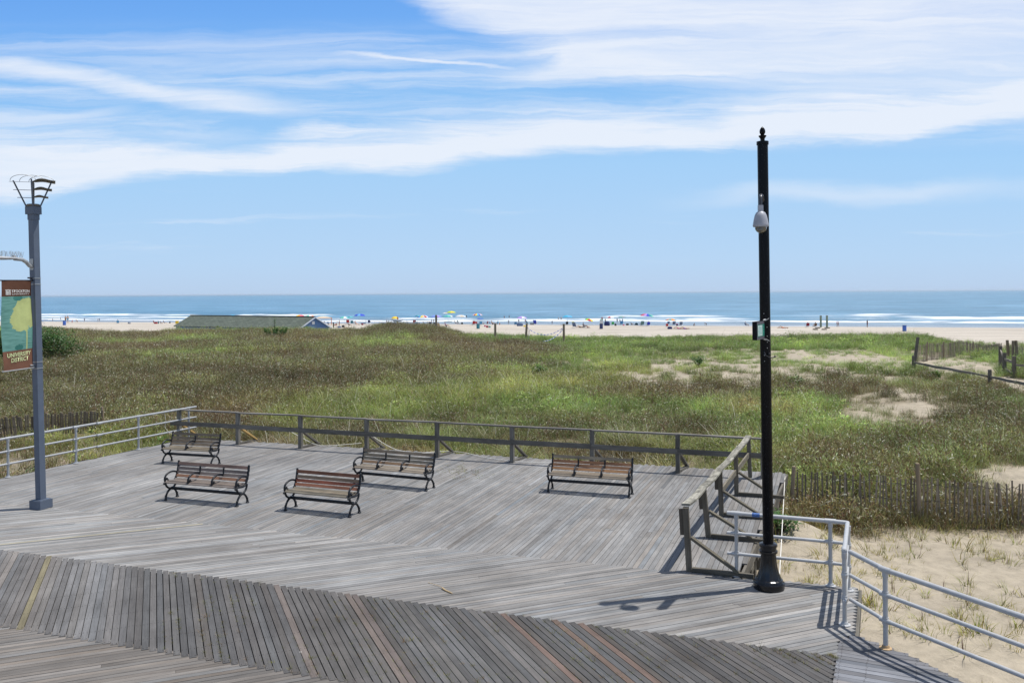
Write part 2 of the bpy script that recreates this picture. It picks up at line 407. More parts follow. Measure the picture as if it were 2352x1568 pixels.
def grid_obj(name, X, Y, Z, m, attrs, smooth=True):
    ny, nx = X.shape
    v = np.stack([X, Y, Z], -1).reshape(-1, 3).astype(np.float32)
    i = np.arange(ny*nx).reshape(ny, nx)
    q = np.stack([i[:-1, :-1], i[:-1, 1:], i[1:, 1:], i[1:, :-1]], -1).reshape(-1, 4).astype(np.int32)
    me = bpy.data.meshes.new(name)
    me.vertices.add(len(v)); me.vertices.foreach_set('co', v.ravel())
    me.loops.add(q.size); me.loops.foreach_set('vertex_index', q.ravel())
    me.polygons.add(len(q)); me.polygons.foreach_set('loop_start', np.arange(0, q.size, 4, dtype=np.int32))
    me.polygons.foreach_set('use_smooth', np.full(len(q), smooth))
    for k, a in attrs.items():
        at = me.attributes.new(k, 'FLOAT', 'POINT'); at.data.foreach_set('value', a.ravel().astype(np.float32))
    me.materials.append(m); me.update(calc_edges=True); me.validate()
    o = bpy.data.objects.new(name, me); COL.objects.link(o)
    return o

# ------------------------------------------------------------------ where plants grow (world-fixed patches)
SANDP = [(1470, 868, 80, 15), (1430, 880, 60, 9), (1580, 848, 80, 14), (1660, 842, 120, 20), (1560, 875, 110, 12), (1700, 868, 80, 12), (1720, 822, 60, 14), (1850, 812, 170, 20), (1990, 826, 150, 24), (1760, 808, 60, 10),
         (2060, 850, 60, 22), (2120, 938, 60, 30), (2060, 905, 70, 16), (1980, 870, 60, 9), (1900, 850, 50, 8), (2290, 1068, 80, 20), (2360, 1072, 70, 22), (1960, 1105, 60, 8), (1265, 779, 60, 4),
         (2200, 832, 90, 9), (2140, 960, 40, 12), (1840, 880, 40, 7)]
PATH = [(G(a, b, 0).x, G(a, b, 0).y) for a, b in ((2112, 812), (2230, 818), (2300, 845), (2280, 868), (2400, 880), (2700, 930), (2700, 1010), (2352, 912), (2240, 872), (2120, 852))]
def patches(x, y):
    px, py = proj(x, y, 0.1)
    sand = np.zeros(np.shape(x))
    for a, b, ra, rb in SANDP:
        sand = np.maximum(sand, np.exp(-(((px-a)/ra)**2+((py-b)/rb)**2)))
    br = fbm(x/.9, y/1.3, 31, 4)
    wide = np.exp(-(((px-1780)/440)**2+((py-842)/50)**2))*.92
    wide = np.maximum(wide, np.exp(-(((px-2080)/130)**2+((py-930)/45)**2))*.8)
    sand = np.clip(np.maximum(sand*.95, wide)+(br-.52)*2.1*np.clip(sand+wide*1.6, 0, 1), 0, 1)
    pth = sst(.5, -.3, polydist(x, y, PATH)*np.where(inpoly(x, y, PATH), -1, 1)+(br-.5)*1.6)
    strip = np.exp(-(((px-1925)/185)**4+((py-822-.02*(px-1925))/21)**2))
    sand = np.clip(np.maximum(np.maximum(sand, pth), strip*1.15+(br-.5)*.9*(strip > .08)), 0, 1)
    # bare sand beside the boardwalk on the right and along the left-hand rail
    fr = sst(21.5, 20.3, y+(fbm(x/1.3, y/1.3, 8, 2)-.5)*1.2)*sst(4, 6, x)
    fl = .8*sst(-11, -13, x)*sst(31.5, 28.5, y+(br-.5)*3)
    return px, py, sand, fr, fl
px_, py_, sand_, fr_, fl_ = patches(XX, np.maximum(YY, 6))
cyv = 100-.16*XX
vegm = (1-np.clip(sand_*1.5, 0, 1))*(1-fr_)*(1-.7*fl_)*(1-sst(cyv+5, cyv+12, YY))*sst(6, 9, YY)
wnv = WN.x*XX+WN.y*YY
wet = sst(183, 190, wnv+(fbm(XX/14, YY/14, 77, 2)-.5)*7)
bch = sst(cyv+3, cyv+12, YY)
# sand material
m, nt, p = mat('sand')
geo = nd(nt, 'ShaderNodeNewGeometry')
av = nd(nt, 'ShaderNodeAttribute', attribute_name='veg').outputs['Fac']; aw = nd(nt, 'ShaderNodeAttribute', attribute_name='wet').outputs['Fac']; ab = nd(nt, 'ShaderNodeAttribute', attribute_name='beach').outputs['Fac']
mp = nd(nt, 'ShaderNodeMapping', {'Vector': geo.outputs['Position'], 'Rotation': (0, 0, .343), 'Scale': (.05, .75, .2)})
trk = nd(nt, 'ShaderNodeTexNoise', {'Vector': mp.outputs[0], 'Scale': 1.0, 'Detail': 6.0, 'Roughness': .7, 'Distortion': .3}).outputs[0]
nf = nd(nt, 'ShaderNodeTexNoise', {'Vector': geo.outputs['Position'], 'Scale': 3.2, 'Detail': 8.0, 'Roughness': .68}).outputs[0]
nvf = nd(nt, 'ShaderNodeTexVoronoi', {'Vector': geo.outputs['Position'], 'Scale': 2.6, 'Smoothness': .6}, feature='SMOOTH_F1').outputs['Distance']
nl = nd(nt, 'ShaderNodeTexNoise', {'Vector': geo.outputs['Position'], 'Scale': .35, 'Detail': 4.0}).outputs[0]
nv = nd(nt, 'ShaderNodeTexVoronoi', {'Vector': geo.outputs['Position'], 'Scale': 9.0}, feature='F1')
sandn = mix_n(nt, 1.0, (.40, .347, .265), ramp_n(nt, nf, [(.3, .78), (.55, 1.0), (.75, 1.12)]), 'MULTIPLY')
sandn = mix_n(nt, 1.0, sandn, ramp_n(nt, nl, [(.35, (.88, .88, .90)), (.65, 1.06)]), 'MULTIPLY')
speck = ramp_n(nt, nv.outputs['Distance'], [(.035, 1), (.07, 0)])
pick = ramp_n(nt, nd(nt, 'ShaderNodeSeparateColor', {'Color': nv.outputs['Color']}).outputs[0], [(.70, 0), (.72, 1)])
specc = ramp_n(nt, nd(nt, 'ShaderNodeSeparateColor', {'Color': nv.outputs['Color']}).outputs[1], [(.45, (.12, .10, .08)), (.5, (.75, .70, .62))])
sandn = mix_n(nt, math_n(nt, 'MULTIPLY', speck, pick), sandn, specc)
beachc = mix_n(nt, 1.0, (.50, .455, .39), ramp_n(nt, trk, [(.34, (.60, .58, .58)), (.47, (.86, .85, .85)), (.6, 1.06)]), 'MULTIPLY')
c1 = mix_n(nt, ab, sandn, beachc)
lit = mix_n(nt, 1.0, (.115, .088, .05), ramp_n(nt, nf, [(.3, .6), (.7, 1.5)]), 'MULTIPLY')
c2 = mix_n(nt, math_n(nt, 'MULTIPLY', av, .82), c1, lit)
c3 = mix_n(nt, aw, c2, (.235, .225, .235))
nt.links.new(c3, p.inputs['Base Color'])
nt.links.new(math_n(nt, 'MULTIPLY_ADD', aw, -.72, .95), p.inputs['Roughness'])
nt.links.new(math_n(nt, 'MULTIPLY_ADD', aw, .45, .1), p.inputs['Specular IOR Level'])
bm_ = nd(nt, 'ShaderNodeBump', {'Height': math_n(nt, 'MULTIPLY_ADD', nvf, .8, nf), 'Strength': math_n(nt, 'MULTIPLY_ADD', aw, -.6, .75), 'Distance': .09}); nt.links.new(bm_.outputs[0], p.inputs['Normal'])
M_SAND = m
gobj = tag(grid_obj('ground', XX, YY, ZZ, M_SAND, {'veg': vegm, 'wet': wet, 'beach': bch}), kind='structure')

# ------------------------------------------------------------------ sea: one sheet of rows parallel to the shore, out to the horizon
rows = list(np.arange(186, 330, .75))
while rows[-1] < 26000: rows.append(rows[-1]*1.045+.2)
rows = np.array(rows); cc = np.concatenate([np.linspace(-1.9, -1.6, 6)[:-1], np.linspace(-1.6, .55, 900), np.linspace(.55, 1.2, 8)[1:]])
RW, CC = np.meshgrid(rows, cc, indexing='ij'); SS = CC*np.maximum(RW, 60)
SX = T2.x*SS+WN.x*RW; SY = T2.y*SS+WN.y*RW
bA = 236+20*sst(-80, 10, SS)+7*(fbm(SS/55, SS*0, 1, 3)-.5)*2; bB = 212+16*sst(-160, 10, SS)+5*(fbm(SS/38, SS*0, 2, 3)-.5)*2; bC = 198.5+4*(fbm(SS/24, SS*0, 3, 3)-.5)*2; bO = 264+16*sst(-80, 10, SS)+7*(fbm(SS/70, SS*0, 4, 2)-.5)*2
st1 = fbm(SS/16, RW/3.2, 21, 4); st2 = fbm(SS/7, RW/2.2, 22, 5)
def bump(w, c, a, b): return np.where(w < c, np.exp(-((w-c)/a)**2), np.exp(-((w-c)/b)**2))
aA = sst(.22, .45, fbm(SS/42, SS*0+3, 5, 3)); aO = sst(.50, .60, fbm(SS/45, SS*0+3, 6, 2)); aB = sst(.3, .5, fbm(SS/50, SS*0+8, 7, 3))
foam = aA*np.where(RW < bA, sst(bA-10, bA-1, RW+(st1-.5)*18), sst(bA+5, bA, RW))
foam = np.maximum(foam, (.35+.65*aB)*np.where(RW < bB, sst(bB-8, bB-1, RW+(st1-.5)*7), sst(bB+4, bB, RW)))
foam = np.maximum(foam, .45*bump(RW, bC, 1.0, 1.6)*sst(.3, .5, fbm(SS/30, SS*0+2, 12, 2)))
foam = np.maximum(foam, aO*bump(RW, bO-1.0, 5.5, 1.6))
foam = foam*sst(.40, .64, st2*.55+st1*.45+.10*foam)
rgt = sst(-20, 60, SS)
hgt = (.26+.2*rgt)*bump(RW, bA, 2.6, 7)*(.4+.6*aA)+.18*bump(RW, bB, 2.0, 4)*(.35+.65*aB)+(.25+.75*aO*(.35+.65*rgt))*bump(RW, bO, 4, 9)+.12*bump(RW, bC, 1, 2)
for c0, a0 in ((284, .42), (305, .36), (333, .34), (366, .3), (410, .3), (470, .3)):
    cq = c0+9*(fbm(SS/90, SS*0, int(c0), 2)-.5)*2
    hgt = hgt+a0*bump(RW, cq, 6, 10)*sst(.3, .7, fbm(SS/60, SS*0+1, int(c0)+1, 2))
hgt = hgt+(st2-.5)*.14*sst(190, 215, RW)*(1-sst(330, 420, RW))+foam*(st2-.4)*.30
SZ = SEA+hgt*sst(189, 200, RW)
m, nt, p = mat('sea_water')
geo = nd(nt, 'ShaderNodeNewGeometry'); af = nd(nt, 'ShaderNodeAttribute', attribute_name='foam').outputs['Fac']; asl = nd(nt, 'ShaderNodeAttribute', attribute_name='shallow').outputs['Fac']
def wnz(sx, sy, det, off):
    mp = nd(nt, 'ShaderNodeMapping', {'Vector': geo.outputs['Position'], 'Rotation': (0, 0, .343), 'Scale': (sx, sy, 1), 'Location': (off, off, 0)})
    return nd(nt, 'ShaderNodeTexNoise', {'Vector': mp.outputs[0], 'Scale': 1.0, 'Detail': det, 'Roughness': .62, 'Distortion': .4}).outputs[0]
n1 = wnz(.04, .13, 7.0, 0); n6 = wnz(.10, .36, 6.0, 51); n2 = wnz(.006, .011, 6.0, 5); n5 = wnz(.020, .045, 6.0, 31); n3 = wnz(.25, .7, 5.0, 9)
deep = ramp_n(nt, n1, [(.34, (.055, .145, .23)), (.5, (.098, .23, .35)), (.64, (.16, .32, .465))])
deep = mix_n(nt, 1.0, deep, ramp_n(nt, n2, [(.36, (.72, .85, .86)), (.64, (1.20, 1.10, 1.08))]), 'MULTIPLY')
deep = mix_n(nt, 1.0, deep, ramp_n(nt, n5, [(.38, (.70, .84, .85)), (.62, (1.18, 1.10, 1.08))]), 'MULTIPLY')
deep = mix_n(nt, 1.0, deep, ramp_n(nt, n6, [(.38, (.72, .82, .85)), (.60, (1.15, 1.10, 1.08))]), 'MULTIPLY')
shal = ramp_n(nt, n1, [(.35, (.15, .20, .245)), (.65, (.24, .29, .345))])
wc = mix_n(nt, asl, deep, shal)
wc = mix_n(nt, af, wc, (.84, .86, .87))
nt.links.new(wc, p.inputs['Base Color'])
nt.links.new(math_n(nt, 'MULTIPLY_ADD', af, .5, .32), p.inputs['Roughness'])
nt.links.new(math_n(nt, 'MULTIPLY_ADD', af, -.3, .35), p.inputs['Specular IOR Level'])
hsum = math_n(nt, 'ADD', math_n(nt, 'MULTIPLY', n1, 2.2), math_n(nt, 'MULTIPLY', n3, .35))
bm_ = nd(nt, 'ShaderNodeBump', {'Height': hsum, 'Strength': 1.0, 'Distance': 1.0}); nt.links.new(bm_.outputs[0], p.inputs['Normal'])
shl = 1-sst(196, 250, RW+(st1-.5)*10)
tag(grid_obj('sea', SX, SY, SZ, m, {'foam': np.clip(foam, 0, 1), 'shallow': shl}), kind='structure')

# sea air: a closed box of thin haze round the place
m = bpy.data.materials.new('sea_haze'); m.use_nodes = True; nt = m.node_tree; nt.nodes.clear()
out = nd(nt, 'ShaderNodeOutputMaterial'); pv = nd(nt, 'ShaderNodeVolumePrincipled', {'Color': (.80, .90, 1.0, 1), 'Density': HAZE, 'Anisotropy': .2})
nt.links.new(pv.outputs[0], out.inputs['Volume'])
bmh = bmesh.new(); bmesh.ops.create_cube(bmh, size=1.0)
for e_ in range(3):
    bmesh.ops.subdivide_edges(bmh, edges=[e for e in bmh.edges if abs(e.verts[0].co.z-e.verts[1].co.z) < .1 or e_ == 9], cuts=3, use_grid_fill=True)
for v in bmh.verts: v.co = Vector((v.co.x*90000, 14400+v.co.y*30800, -6.5+v.co.z*33))
bmesh.ops.recalc_face_normals(bmh, faces=bmh.faces)
me = bpy.data.meshes.new('haze'); bmh.to_mesh(me); bmh.free(); me.materials.append(m)
oh = bpy.data.objects.new('haze', me); COL.objects.link(oh); tag(oh, kind='stuff')
# ------------------------------------------------------------------ boardwalk
def ln(a, b):
    k = (b.y-a.y)/(b.x-a.x); return lambda x: a.y+k*(x-a.x)
LA = ln(G(0, 1262), G(1920, 1505)); LB = ln(G(0, 1438), G(748.7, 1558.6)); LC = ln(G(803.6, 1236), G(1441, 1300.6))
s0 = G(1926.7, 1473); s1 = G(1913, 1568); sd_ = (s1-s0).normalized()
SEAM0 = s0; SEAM1 = s0+sd_*9
E_ = [G(1960, 1456.7), G(2096, 1506.4), G(2217, 1568)]
Eend = E_[2]+(E_[2]-E_[1]).normalized()*8
xl = -17.0
def xseam(L):
    for t in np.linspace(-1, 9, 2001):
        q = s0+sd_*t
        if q.y <= L(q.x): return q.x
    return s0.x
xa = xseam(LA); xb = xseam(LB)
tl = G(371, 1018.6); lft = (G(371, 1018.6)-G(0, 1098.7)).normalized()
bk0 = G(569.8, 1013.3); bk1 = G(1805, 1086); LK = ln(bk0, bk1)
# corner of the left edge and the back edge
q = tl.copy()
for i in range(4000):
    if q.y >= LK(q.x): break
    q = q+lft*.002
PAVTL = q; lq = G(0, 1098.7)
while lq.y > LC(lq.x)-.3: lq = lq-lft*.02
re1 = G(1698, 1318.8); c1_ = G(1583, 1312)
POLY_PAV = [(lq.x, lq.y), (PAVTL.x, PAVTL.y), (bk1.x, bk1.y), (re1.x, re1.y), (c1_.x, LC(c1_.x)-.12), (lq.x, LC(lq.x)-.12)]
m1_ = G(1690, 1326); m2_ = G(1799, 1332); m3_ = G(1969, 1348.6)
POLY_MID = [(xl, LC(xl)), (c1_.x, LC(c1_.x)), (m1_.x, m1_.y), (m2_.x, m2_.y), (m3_.x, m3_.y), (E_[0].x, E_[0].y), (SEAM0.x, SEAM0.y), (xa, LA(xa)-.12), (xl, LA(xl)-.12)]
POLY_DRK = [(xl, LA(xl)), (xa, LA(xa)), (xb, LB(xb)), (xl, LB(xl))]
POLY_BOT = [(xl, LB(xl)+.12), (xb, LB(xb)+.12), (SEAM1.x, SEAM1.y), (SEAM1.x-1, 5.0), (xl, 5.0)]
POLY_SIDE = [(SEAM0.x, SEAM0.y), (E_[0].x, E_[0].y), (E_[1].x, E_[1].y), (E_[2].x, E_[2].y), (Eend.x, Eend.y), (SEAM1.x, SEAM1.y)]
def hits(P, o, d):
    """distances along the line o + t d where it crosses polygon P"""
    n = Vector((-d.y, d.x)); r = []
    k = len(P)
    for i in range(k):
        a = Vector(P[i])-o; b = Vector(P[(i+1) % k])-o
        sa = a.dot(n); sb = b.dot(n)
        if (sa > 0) != (sb > 0):
            t = sa/(sa-sb); r.append((a+(b-a)*t).dot(d))
    return sorted(r)
def rough_tone(base, var=.10, odd=.08):
    k = random.gauss(1, var)
    if random.random() < odd: k *= random.choice((.74, .82, 1.2, 1.3))
    w = random.gauss(0, .025)
    return (base[0]*k*(1+w), base[1]*k, base[2]*k*(1-w))
NAILS = []
def lay(mb, P, ang, base, w=.098, gap=.008, z=0.0, th=.045, ragged=0.0, lens=(4.2, 5.5), var=.10, special=None, jz=.002, whole=False, nails=0):
    d = Vector((math.cos(ang), math.sin(ang))); n = Vector((-d.y, d.x))
    os_ = [Vector(q).dot(n) for q in P]; o = min(os_)+w/2; k = 0
    while o < max(os_):
        r = hits(P, n*o, d)
        for i in range(0, len(r)-1, 2):
            a, b = r[i]-random.uniform(0, ragged*.3), r[i+1]+random.uniform(-ragged*.2, ragged)
            if b-a < .05: continue
            first = True; u = a
            while u < b-.02:
                L = random.uniform(*lens)
                if whole: L = 99
                elif first: L *= random.uniform(.3, 1)
                e = min(b, u+L)
                if b-e < .5: e = b
                t = special(k, n*o+d*(u+e)/2) if special else None
                t = t or rough_tone(base, var)
                zz = z+random.uniform(-jz, jz)
                p0 = n*o+d*u; p1 = n*o+d*(e-.004)
                mb.bar((p0.x, p0.y, zz-th/2), (p1.x, p1.y, zz-th/2), w-gap*random.uniform(.7, 1.4), th, tone=t)
                if nails:
                    q_ = math.ceil((u+.04)/nails)*nails
                    for tt_ in [u+.05]+[q_+nails*i_ for i_ in range(int((e-q_)/nails)+1)]+[e-.05]:
                        for ss_ in (-.27, .27):
                            c_ = n*(o+w*ss_)+d*(tt_+random.uniform(-.01, .01)); b_ = len(mb.v)
                            for i_, j_ in ((-1, -1), (1, -1), (1, 1), (-1, 1)): mb.v.append(Vector((c_.x+i_*.0065, c_.y+j_*.0065, zz+.0012)))
                            mb.face((b_, b_+1, b_+2, b_+3), 0, (.035, .03, .028))
                u = e; first = False
        o += w; k += 1
def slab(mb, P, z0, z1, tone):
    b = len(mb.v); n = len(P)
    for z in (z0, z1):
        for x, y in P: mb.v.append(Vector((x, y, z)))
    mb.face(tuple(range(b+n, b+2*n)), 0, tone); mb.face(tuple(range(b, b+n))[::-1], 0, tone)
    for i in range(n):
        j = (i+1) % n; L = (Vector(P[i])-Vector(P[j])).length
        mb.face((b+i, b+j, b+n+j, b+n+i), 0, tone, [(0, 0), (L, 0), (L, z1-z0), (0, z1-z0)])
A_MID = math.radians(22.5); A_DRK = math.radians(-67.5); A_PAV = math.radians(69.8)
GP, GM = (.228, .224, .220), (.238, .233, .228)
d_pos = lambda px, py: G(px, py)
RED = [(d_pos(1160, 1408), (.16, .115, .098)), (d_pos(1345, 1440), (.155, .112, .094)), (d_pos(1280, 1425), (.15, .11, .09)), (d_pos(640, 1345), (.17, .145, .132)), (d_pos(795, 1360), (.165, .137, .122)), (d_pos(812, 1362), (.135, .113, .105))]
YEL = d_pos(112, 1275)
nD_ = Vector((-math.sin(A_DRK), math.cos(A_DRK)))
def spec_dark(k, c):
    o = c.dot(nD_)
    if abs(o-Vector((YEL.x, YEL.y)).dot(nD_)) < .05: return (.19, .168, .108)
    for p, t in RED:
        if abs(o-Vector((p.x, p.y)).dot(nD_)) < .05: return t
    x = c.x
    g = .100 if x > -6.3 else .138
    if random.random() < .10: return rough_tone((g*1.15, g*1.12, g*1.1), .08)
    return rough_tone((g*1.03, g*.99, g*.972), .10, .10)
nM_ = Vector((-math.sin(A_MID), math.cos(A_MID))); YM = d_pos(0, 1250)
def spec_mid(k, c):
    if abs(c.dot(nM_)-Vector((YM.x, YM.y)).dot(nM_)) < .06 and c.x < -5.5: return (.36, .33, .255)
    return rough_tone((.275, .268, .26), .10) if random.random() < .4 else None
mb = MB()
lay(mb, POLY_PAV, A_PAV, GP, z=-.008, ragged=.16, var=.07)
lay(mb, POLY_MID, A_MID, GM, z=-.003, lens=(7, 9), special=spec_mid)
lay(mb, POLY_DRK, A_DRK, (.15, .145, .145), z=.004, gap=.012, w=.103, nails=.62, whole=True, special=spec_dark)
lay(mb, POLY_BOT, A_MID, (.182, .168, .155), z=-.003, lens=(7, 9), var=.16)
lay(mb, POLY_SIDE, math.radians(-25), (.175, .177, .19), z=.001, var=.13, w=.115, nails=.6)
def inset(P, k):
    c = Vector((sum(p[0] for p in P)/len(P), sum(p[1] for p in P)/len(P)))
    return [tuple(Vector(p)+(c-Vector(p)).normalized()*k) for p in P]
for P, zt in ((POLY_PAV, -.062), (POLY_MID, -.058), (POLY_DRK, -.054), (POLY_BOT, -.060), (POLY_SIDE, -.056)):
    slab(mb, inset(P, .06), -.26, zt, (.075, .068, .06))
deck = tag(mb.build('boardwalk', M_DECK), kind='structure')
# piles that carry the ramp and the corner of the deck
pg = (bk1-re1).normalized(); pn = Vector((pg.y, -pg.x, 0)); k = 0
for i in range(9):
    c = re1+pg*(.35+i*1.0)+pn*(-.10)
    mb = MB(); w = random.uniform(.17, .22)
    mb.bar((c.x, c.y, -1.5), (c.x, c.y, -.262), w, w, up=(pg.x, pg.y, 0), tone=(.8, .78, .75))
    mb.bar(c-pg*.12+Vector((0, 0, -.33))+pn*.13, c+pg*.30+Vector((0, 0, -.33))+pn*.13, .06, .12, tone=(.9, .88, .82))
    tag(mb.build('deck_pile', M_RAIL), 'square grey timber pile with a cross cap under the ramp edge', 'pile', 'piles under the ramp edge')
mb = MB(); f0 = G(1800, 1332.3); f1 = G(1969, 1348.8)
mb.bar(f0+Vector((0.02, .05, -.15)), f1+Vector((.02, .05, -.15)), .05, .22, tone=(.8, .8, .78))
f2 = G(1960, 1456.7); mb.bar(f1+Vector((.05, 0, -.15)), f2+Vector((.05, 0, -.15)), .05, .22, tone=(.75, .75, .73))
for a, b in ((E_[0], E_[1]), (E_[1], E_[2]), (E_[2], Eend)): mb.bar(a+Vector((.04, .02, -.15)), b+Vector((.04, .02, -.15)), .05, .22, tone=(.75, .75, .73))
mb.bar(re1+Vector((.03, 0, -.15)), bk1+Vector((.03, 0, -.15)), .05, .24, tone=(.85, .83, .8))
tag(mb.build('deck_fascia', M_RAIL), kind='structure')

# ------------------------------------------------------------------ timber railings
def wpost(par, b, h, mtl, w=.115, top=None, tone=(1, 1, 1), ln_=(0, 0)):
    mb = MB(); mb.bar(b+Vector((0, 0, 0)), b+Vector((ln_[0], ln_[1], h)), w, w, up=(T2.x, T2.y, 0), tone=tone)
    return mb.build('post', mtl, par)
R1 = G(547, 1020); R7 = G(1557, 1085); stp = (R7-R1)/6
far_posts = [R1-stp]+[R1+stp*i for i in range(7)]+[R7+stp*.93]
wr = thing('wooden_railing', 'long weathered timber railing along the ocean side of the bench deck', 'railing')
HR = 1.06
for i, b in enumerate(far_posts):
    wpost(wr, b, HR-.02, M_RAIL, tone=tuple([random.uniform(.8, 1.15)]*3))
    mb = MB(); o = N2*.80+T2*.14
    mb.bar(b+Vector((0, 0, .56))+N2*.07, b+o+Vector((0, 0, .045)), .05, .10, up=(T2.x, T2.y, 0))
    br = mb.build('brace', M_FRESH if i in (0, 1) else M_RAIL, wr)
    if i in (0, 1): br['label'] = 'fresh yellow timber brace behind the railing post'
    mb = MB(); mb.bar(b+N2*.06+Vector((0, 0, .03)), b+o*1.08+Vector((0, 0, .03)), .09, .055); mb.build('sleeper', M_RAIL, wr)
mb = MB(); mm = MB()
for i in range(len(far_posts)-1):
    a, b = far_posts[i], far_posts[i+1]
    ea = T2*-.30 if i == 0 else T2*0.002; eb = T2*.12 if i == len(far_posts)-2 else Vector()
    t = random.uniform(.95, 1.3); t2 = random.uniform(.8, 1.05)
    dz = random.uniform(-.012, .012)
    mb.bar(a+ea+Vector((0, 0, HR+dz)), b+eb+Vector((0, 0, HR-dz)), .14, .04, tone=(t, t, t*1.02))
    mm.bar(a+ea-N2*.075+Vector((0, 0, .60)), b+eb-N2*.075+Vector((0, 0, .60+random.uniform(-.015, .015))), .038, .14, tone=(t2, t2, t2))
mb.build('top_rail', M_RAIL, wr); mm.build('middle_rail', M_RAIL, wr)
# ramp railing on the right
RP = [G(1583.4, 1310), G(1627.3, 1232.4), G(1657.2, 1182.6), G(1691.7, 1135.7), G(1723.1, 1095.3)]
TP = []
for b, (px, py) in zip(RP, ((1575, 1161), (1616, 1117), (1653.5, 1076), (1690, 1036), (1719, 1001))):
    q = PD(px, py, b.y); TP.append(q)
rr = thing('wooden_railing', 'sagging timber railing with braces and a lichen spotted top plank beside the ramp', 'railing')
for i, (b, t) in enumerate(zip(RP, TP)):
    mb = MB(); mb.bar(b, t-Vector((0, 0, .03)), .10, .10, up=(T2.x, T2.y, 0), tone=(.85, .8, .72)); mb.build('post', M_RAIL, rr)
    if i < 4:
        mb = MB(); o = pn*.86; mid = b.lerp(t, .52)
        mb.bar(mid+pn*.06, b+o+Vector((0, 0, .07)), .045, .11, up=(pg.x, pg.y, 0), tone=(.75, .72, .62)); mb.build('brace', M_RAIL, rr)
        mb = MB(); mb.bar(b+pn*.06+Vector((0, 0, .035)), b+pn*1.12+Vector((0, 0, .035)), .09, .065, tone=(.65, .62, .56)); mb.build('sleeper', M_RAIL, rr)
    if i in (0, 1, 2):
        mb = MB(); mid = b.lerp(t, .95); m2 = b.lerp(t, .55)
        mb.bar(m2-T2*.075, mid-T2*.075, .045, .10, up=(T2.x, T2.y, 0), tone=(.6, .55, .5)); mb.build('scab_board', M_RAIL, rr)
mb = MB(); ptsr = [TP[0]+Vector((0, 0, .02))]+[t+Vector((0, 0, .0)) for t in TP[1:]]
pts2 = []
for i in range(4):
    for k in range(6): pts2.append(ptsr[i].lerp(ptsr[i+1], k/6)+Vector((0, 0, -.035*math.sin(PI*k/6))))
pts2.append(ptsr[4])
for a, b in zip(pts2[:-1], pts2[1:]): mb.bar(a, b+(b-a)*.004, .15, .04, tone=(1.15, 1.12, 1.02))
mb.build('top_rail', wood('lichen_rail', (.25, .245, .225), grain=.5, stain=.7, sv=26), rr)
mb = MB(); a = RP[2].lerp(TP[2], .50); b = RP[4].lerp(TP[4], .56)
mb.bar(a-T2*.0+pg*.03, b, .04, .13, tone=(1.2, 1.15, 1.02)); mb.build('middle_rail', M_RAIL, rr)

# ------------------------------------------------------------------ pipe railings
def pipe_post(par, b, top=1.08, zs=(.37, .72), mtl=None, r=.034, rust=False):
    mb = MB(); mb.tube([b+Vector((0, 0, .012)), b+Vector((0, 0, top-.03))], r, 14)
    for z in zs: mb.tube([b+Vector((0, 0, z-.05)), b+Vector((0, 0, z+.05))], r*1.28, 14); mb.ball(b+Vector((0, 0, z)), r*1.5, 12)
    mb.tube([b+Vector((0, 0, top-.10)), b+Vector((0, 0, top-.02))], r*1.22, 14)
    o = autosmooth(mb.build('post', mtl, par), 40)
    mf = MB(); mf.lathe([(.085, 0), (.085, .012), (.055, .02), (.045, .05)], 18, b)
    fl = autosmooth(mf.build('flange', paint('rusty_flange', (.40, .27, .14), .7, 0, .4, 30) if rust else mtl, o), 40)
    if rust: fl['label'] = 'rust stained flange'
    return o
def pipe_run(par, pts, z, r, mtl, name='rail', mitre=True, sleeves=()):
    mb = MB(); P = [p+Vector((0, 0, z)) for p in pts]
    if len(P) > 2:
        for a, b in zip(P[:-1], P[1:]): mb.tube([a, b], r, 14)
        for q in P[1:-1]: mb.ball(q, r*1.04, 12)
    else: mb.tube(P, r, 14)
    for q, d in sleeves: mb.tube([q+Vector((0, 0, z))-d*.09, q+Vector((0, 0, z))+d*.09], r*1.16, 14)
    return autosmooth(mb.build(name, mtl, par), 40)
L1, L2_, L3 = G(18.6, 1095.8), G(174.8, 1063.6), G(318.3, 1032.3); ls = (L3-L1)/2
LP = [L1-ls*2, L1-ls, L1, L2_, L3, L3+ls*.97]
pr = thing('pipe_railing', 'grey three-bar pipe railing along the left edge of the deck', 'railing')
for b in LP: pipe_post(pr, b, mtl=M_PIPE)
ld = ls.normalized()
for z, r in ((1.08, .034), (.72, .028), (.37, .028)):
    pipe_run(pr, [LP[0]-ld, LP[-1]+ld*.35], z, r, M_PIPE, sleeves=[(b, ld) for b in LP]+[(LP[3]+ls*.37, ld), (LP[4]+ls*.62, ld)])
PA, PB, PC, PDD = G(1692, 1322), G(1908, 1345), G(1954.4, 1362.7), G(1940.3, 1434.4)
PC = Vector((PB.x+.20, PB.y-.10, 0))
pq = thing('pipe_railing', 'short pale pipe railing turning the deck corner behind the black pole', 'railing')
for b in (PA, PB, PC+Vector((.02, -.12, 0)), PDD): pipe_post(pq, b, 1.10, (.39, .75), M_PIPEW, .033)
dab = (PB-PA).normalized(); dcd = (PDD-PC).normalized()
for z, r in ((1.10, .036), (.75, .028), (.39, .028)):
    pipe_run(pq, [PA-dab*.16, PB, PC+dab*.05], z, r, M_PIPEW, sleeves=[(PA, dab), (PB, dab)])
    pipe_run(pq, [PC+dab*.05, PDD+dcd*(.02 if z > 1 else .03 if z > .6 else .16)], z, r, M_PIPEW, sleeves=[(PDD-dcd*.1, dcd)])
mb = MB(); mb.tube([PA+dab*.27+Vector((0, 0, 1.10)), PA+dab*.40+Vector((0, 0, 1.10))], .0372, 14)
mb.build('painted_band', paint('blue_marking', (.05, .13, .36), .5, 0, .5, 40), pq)
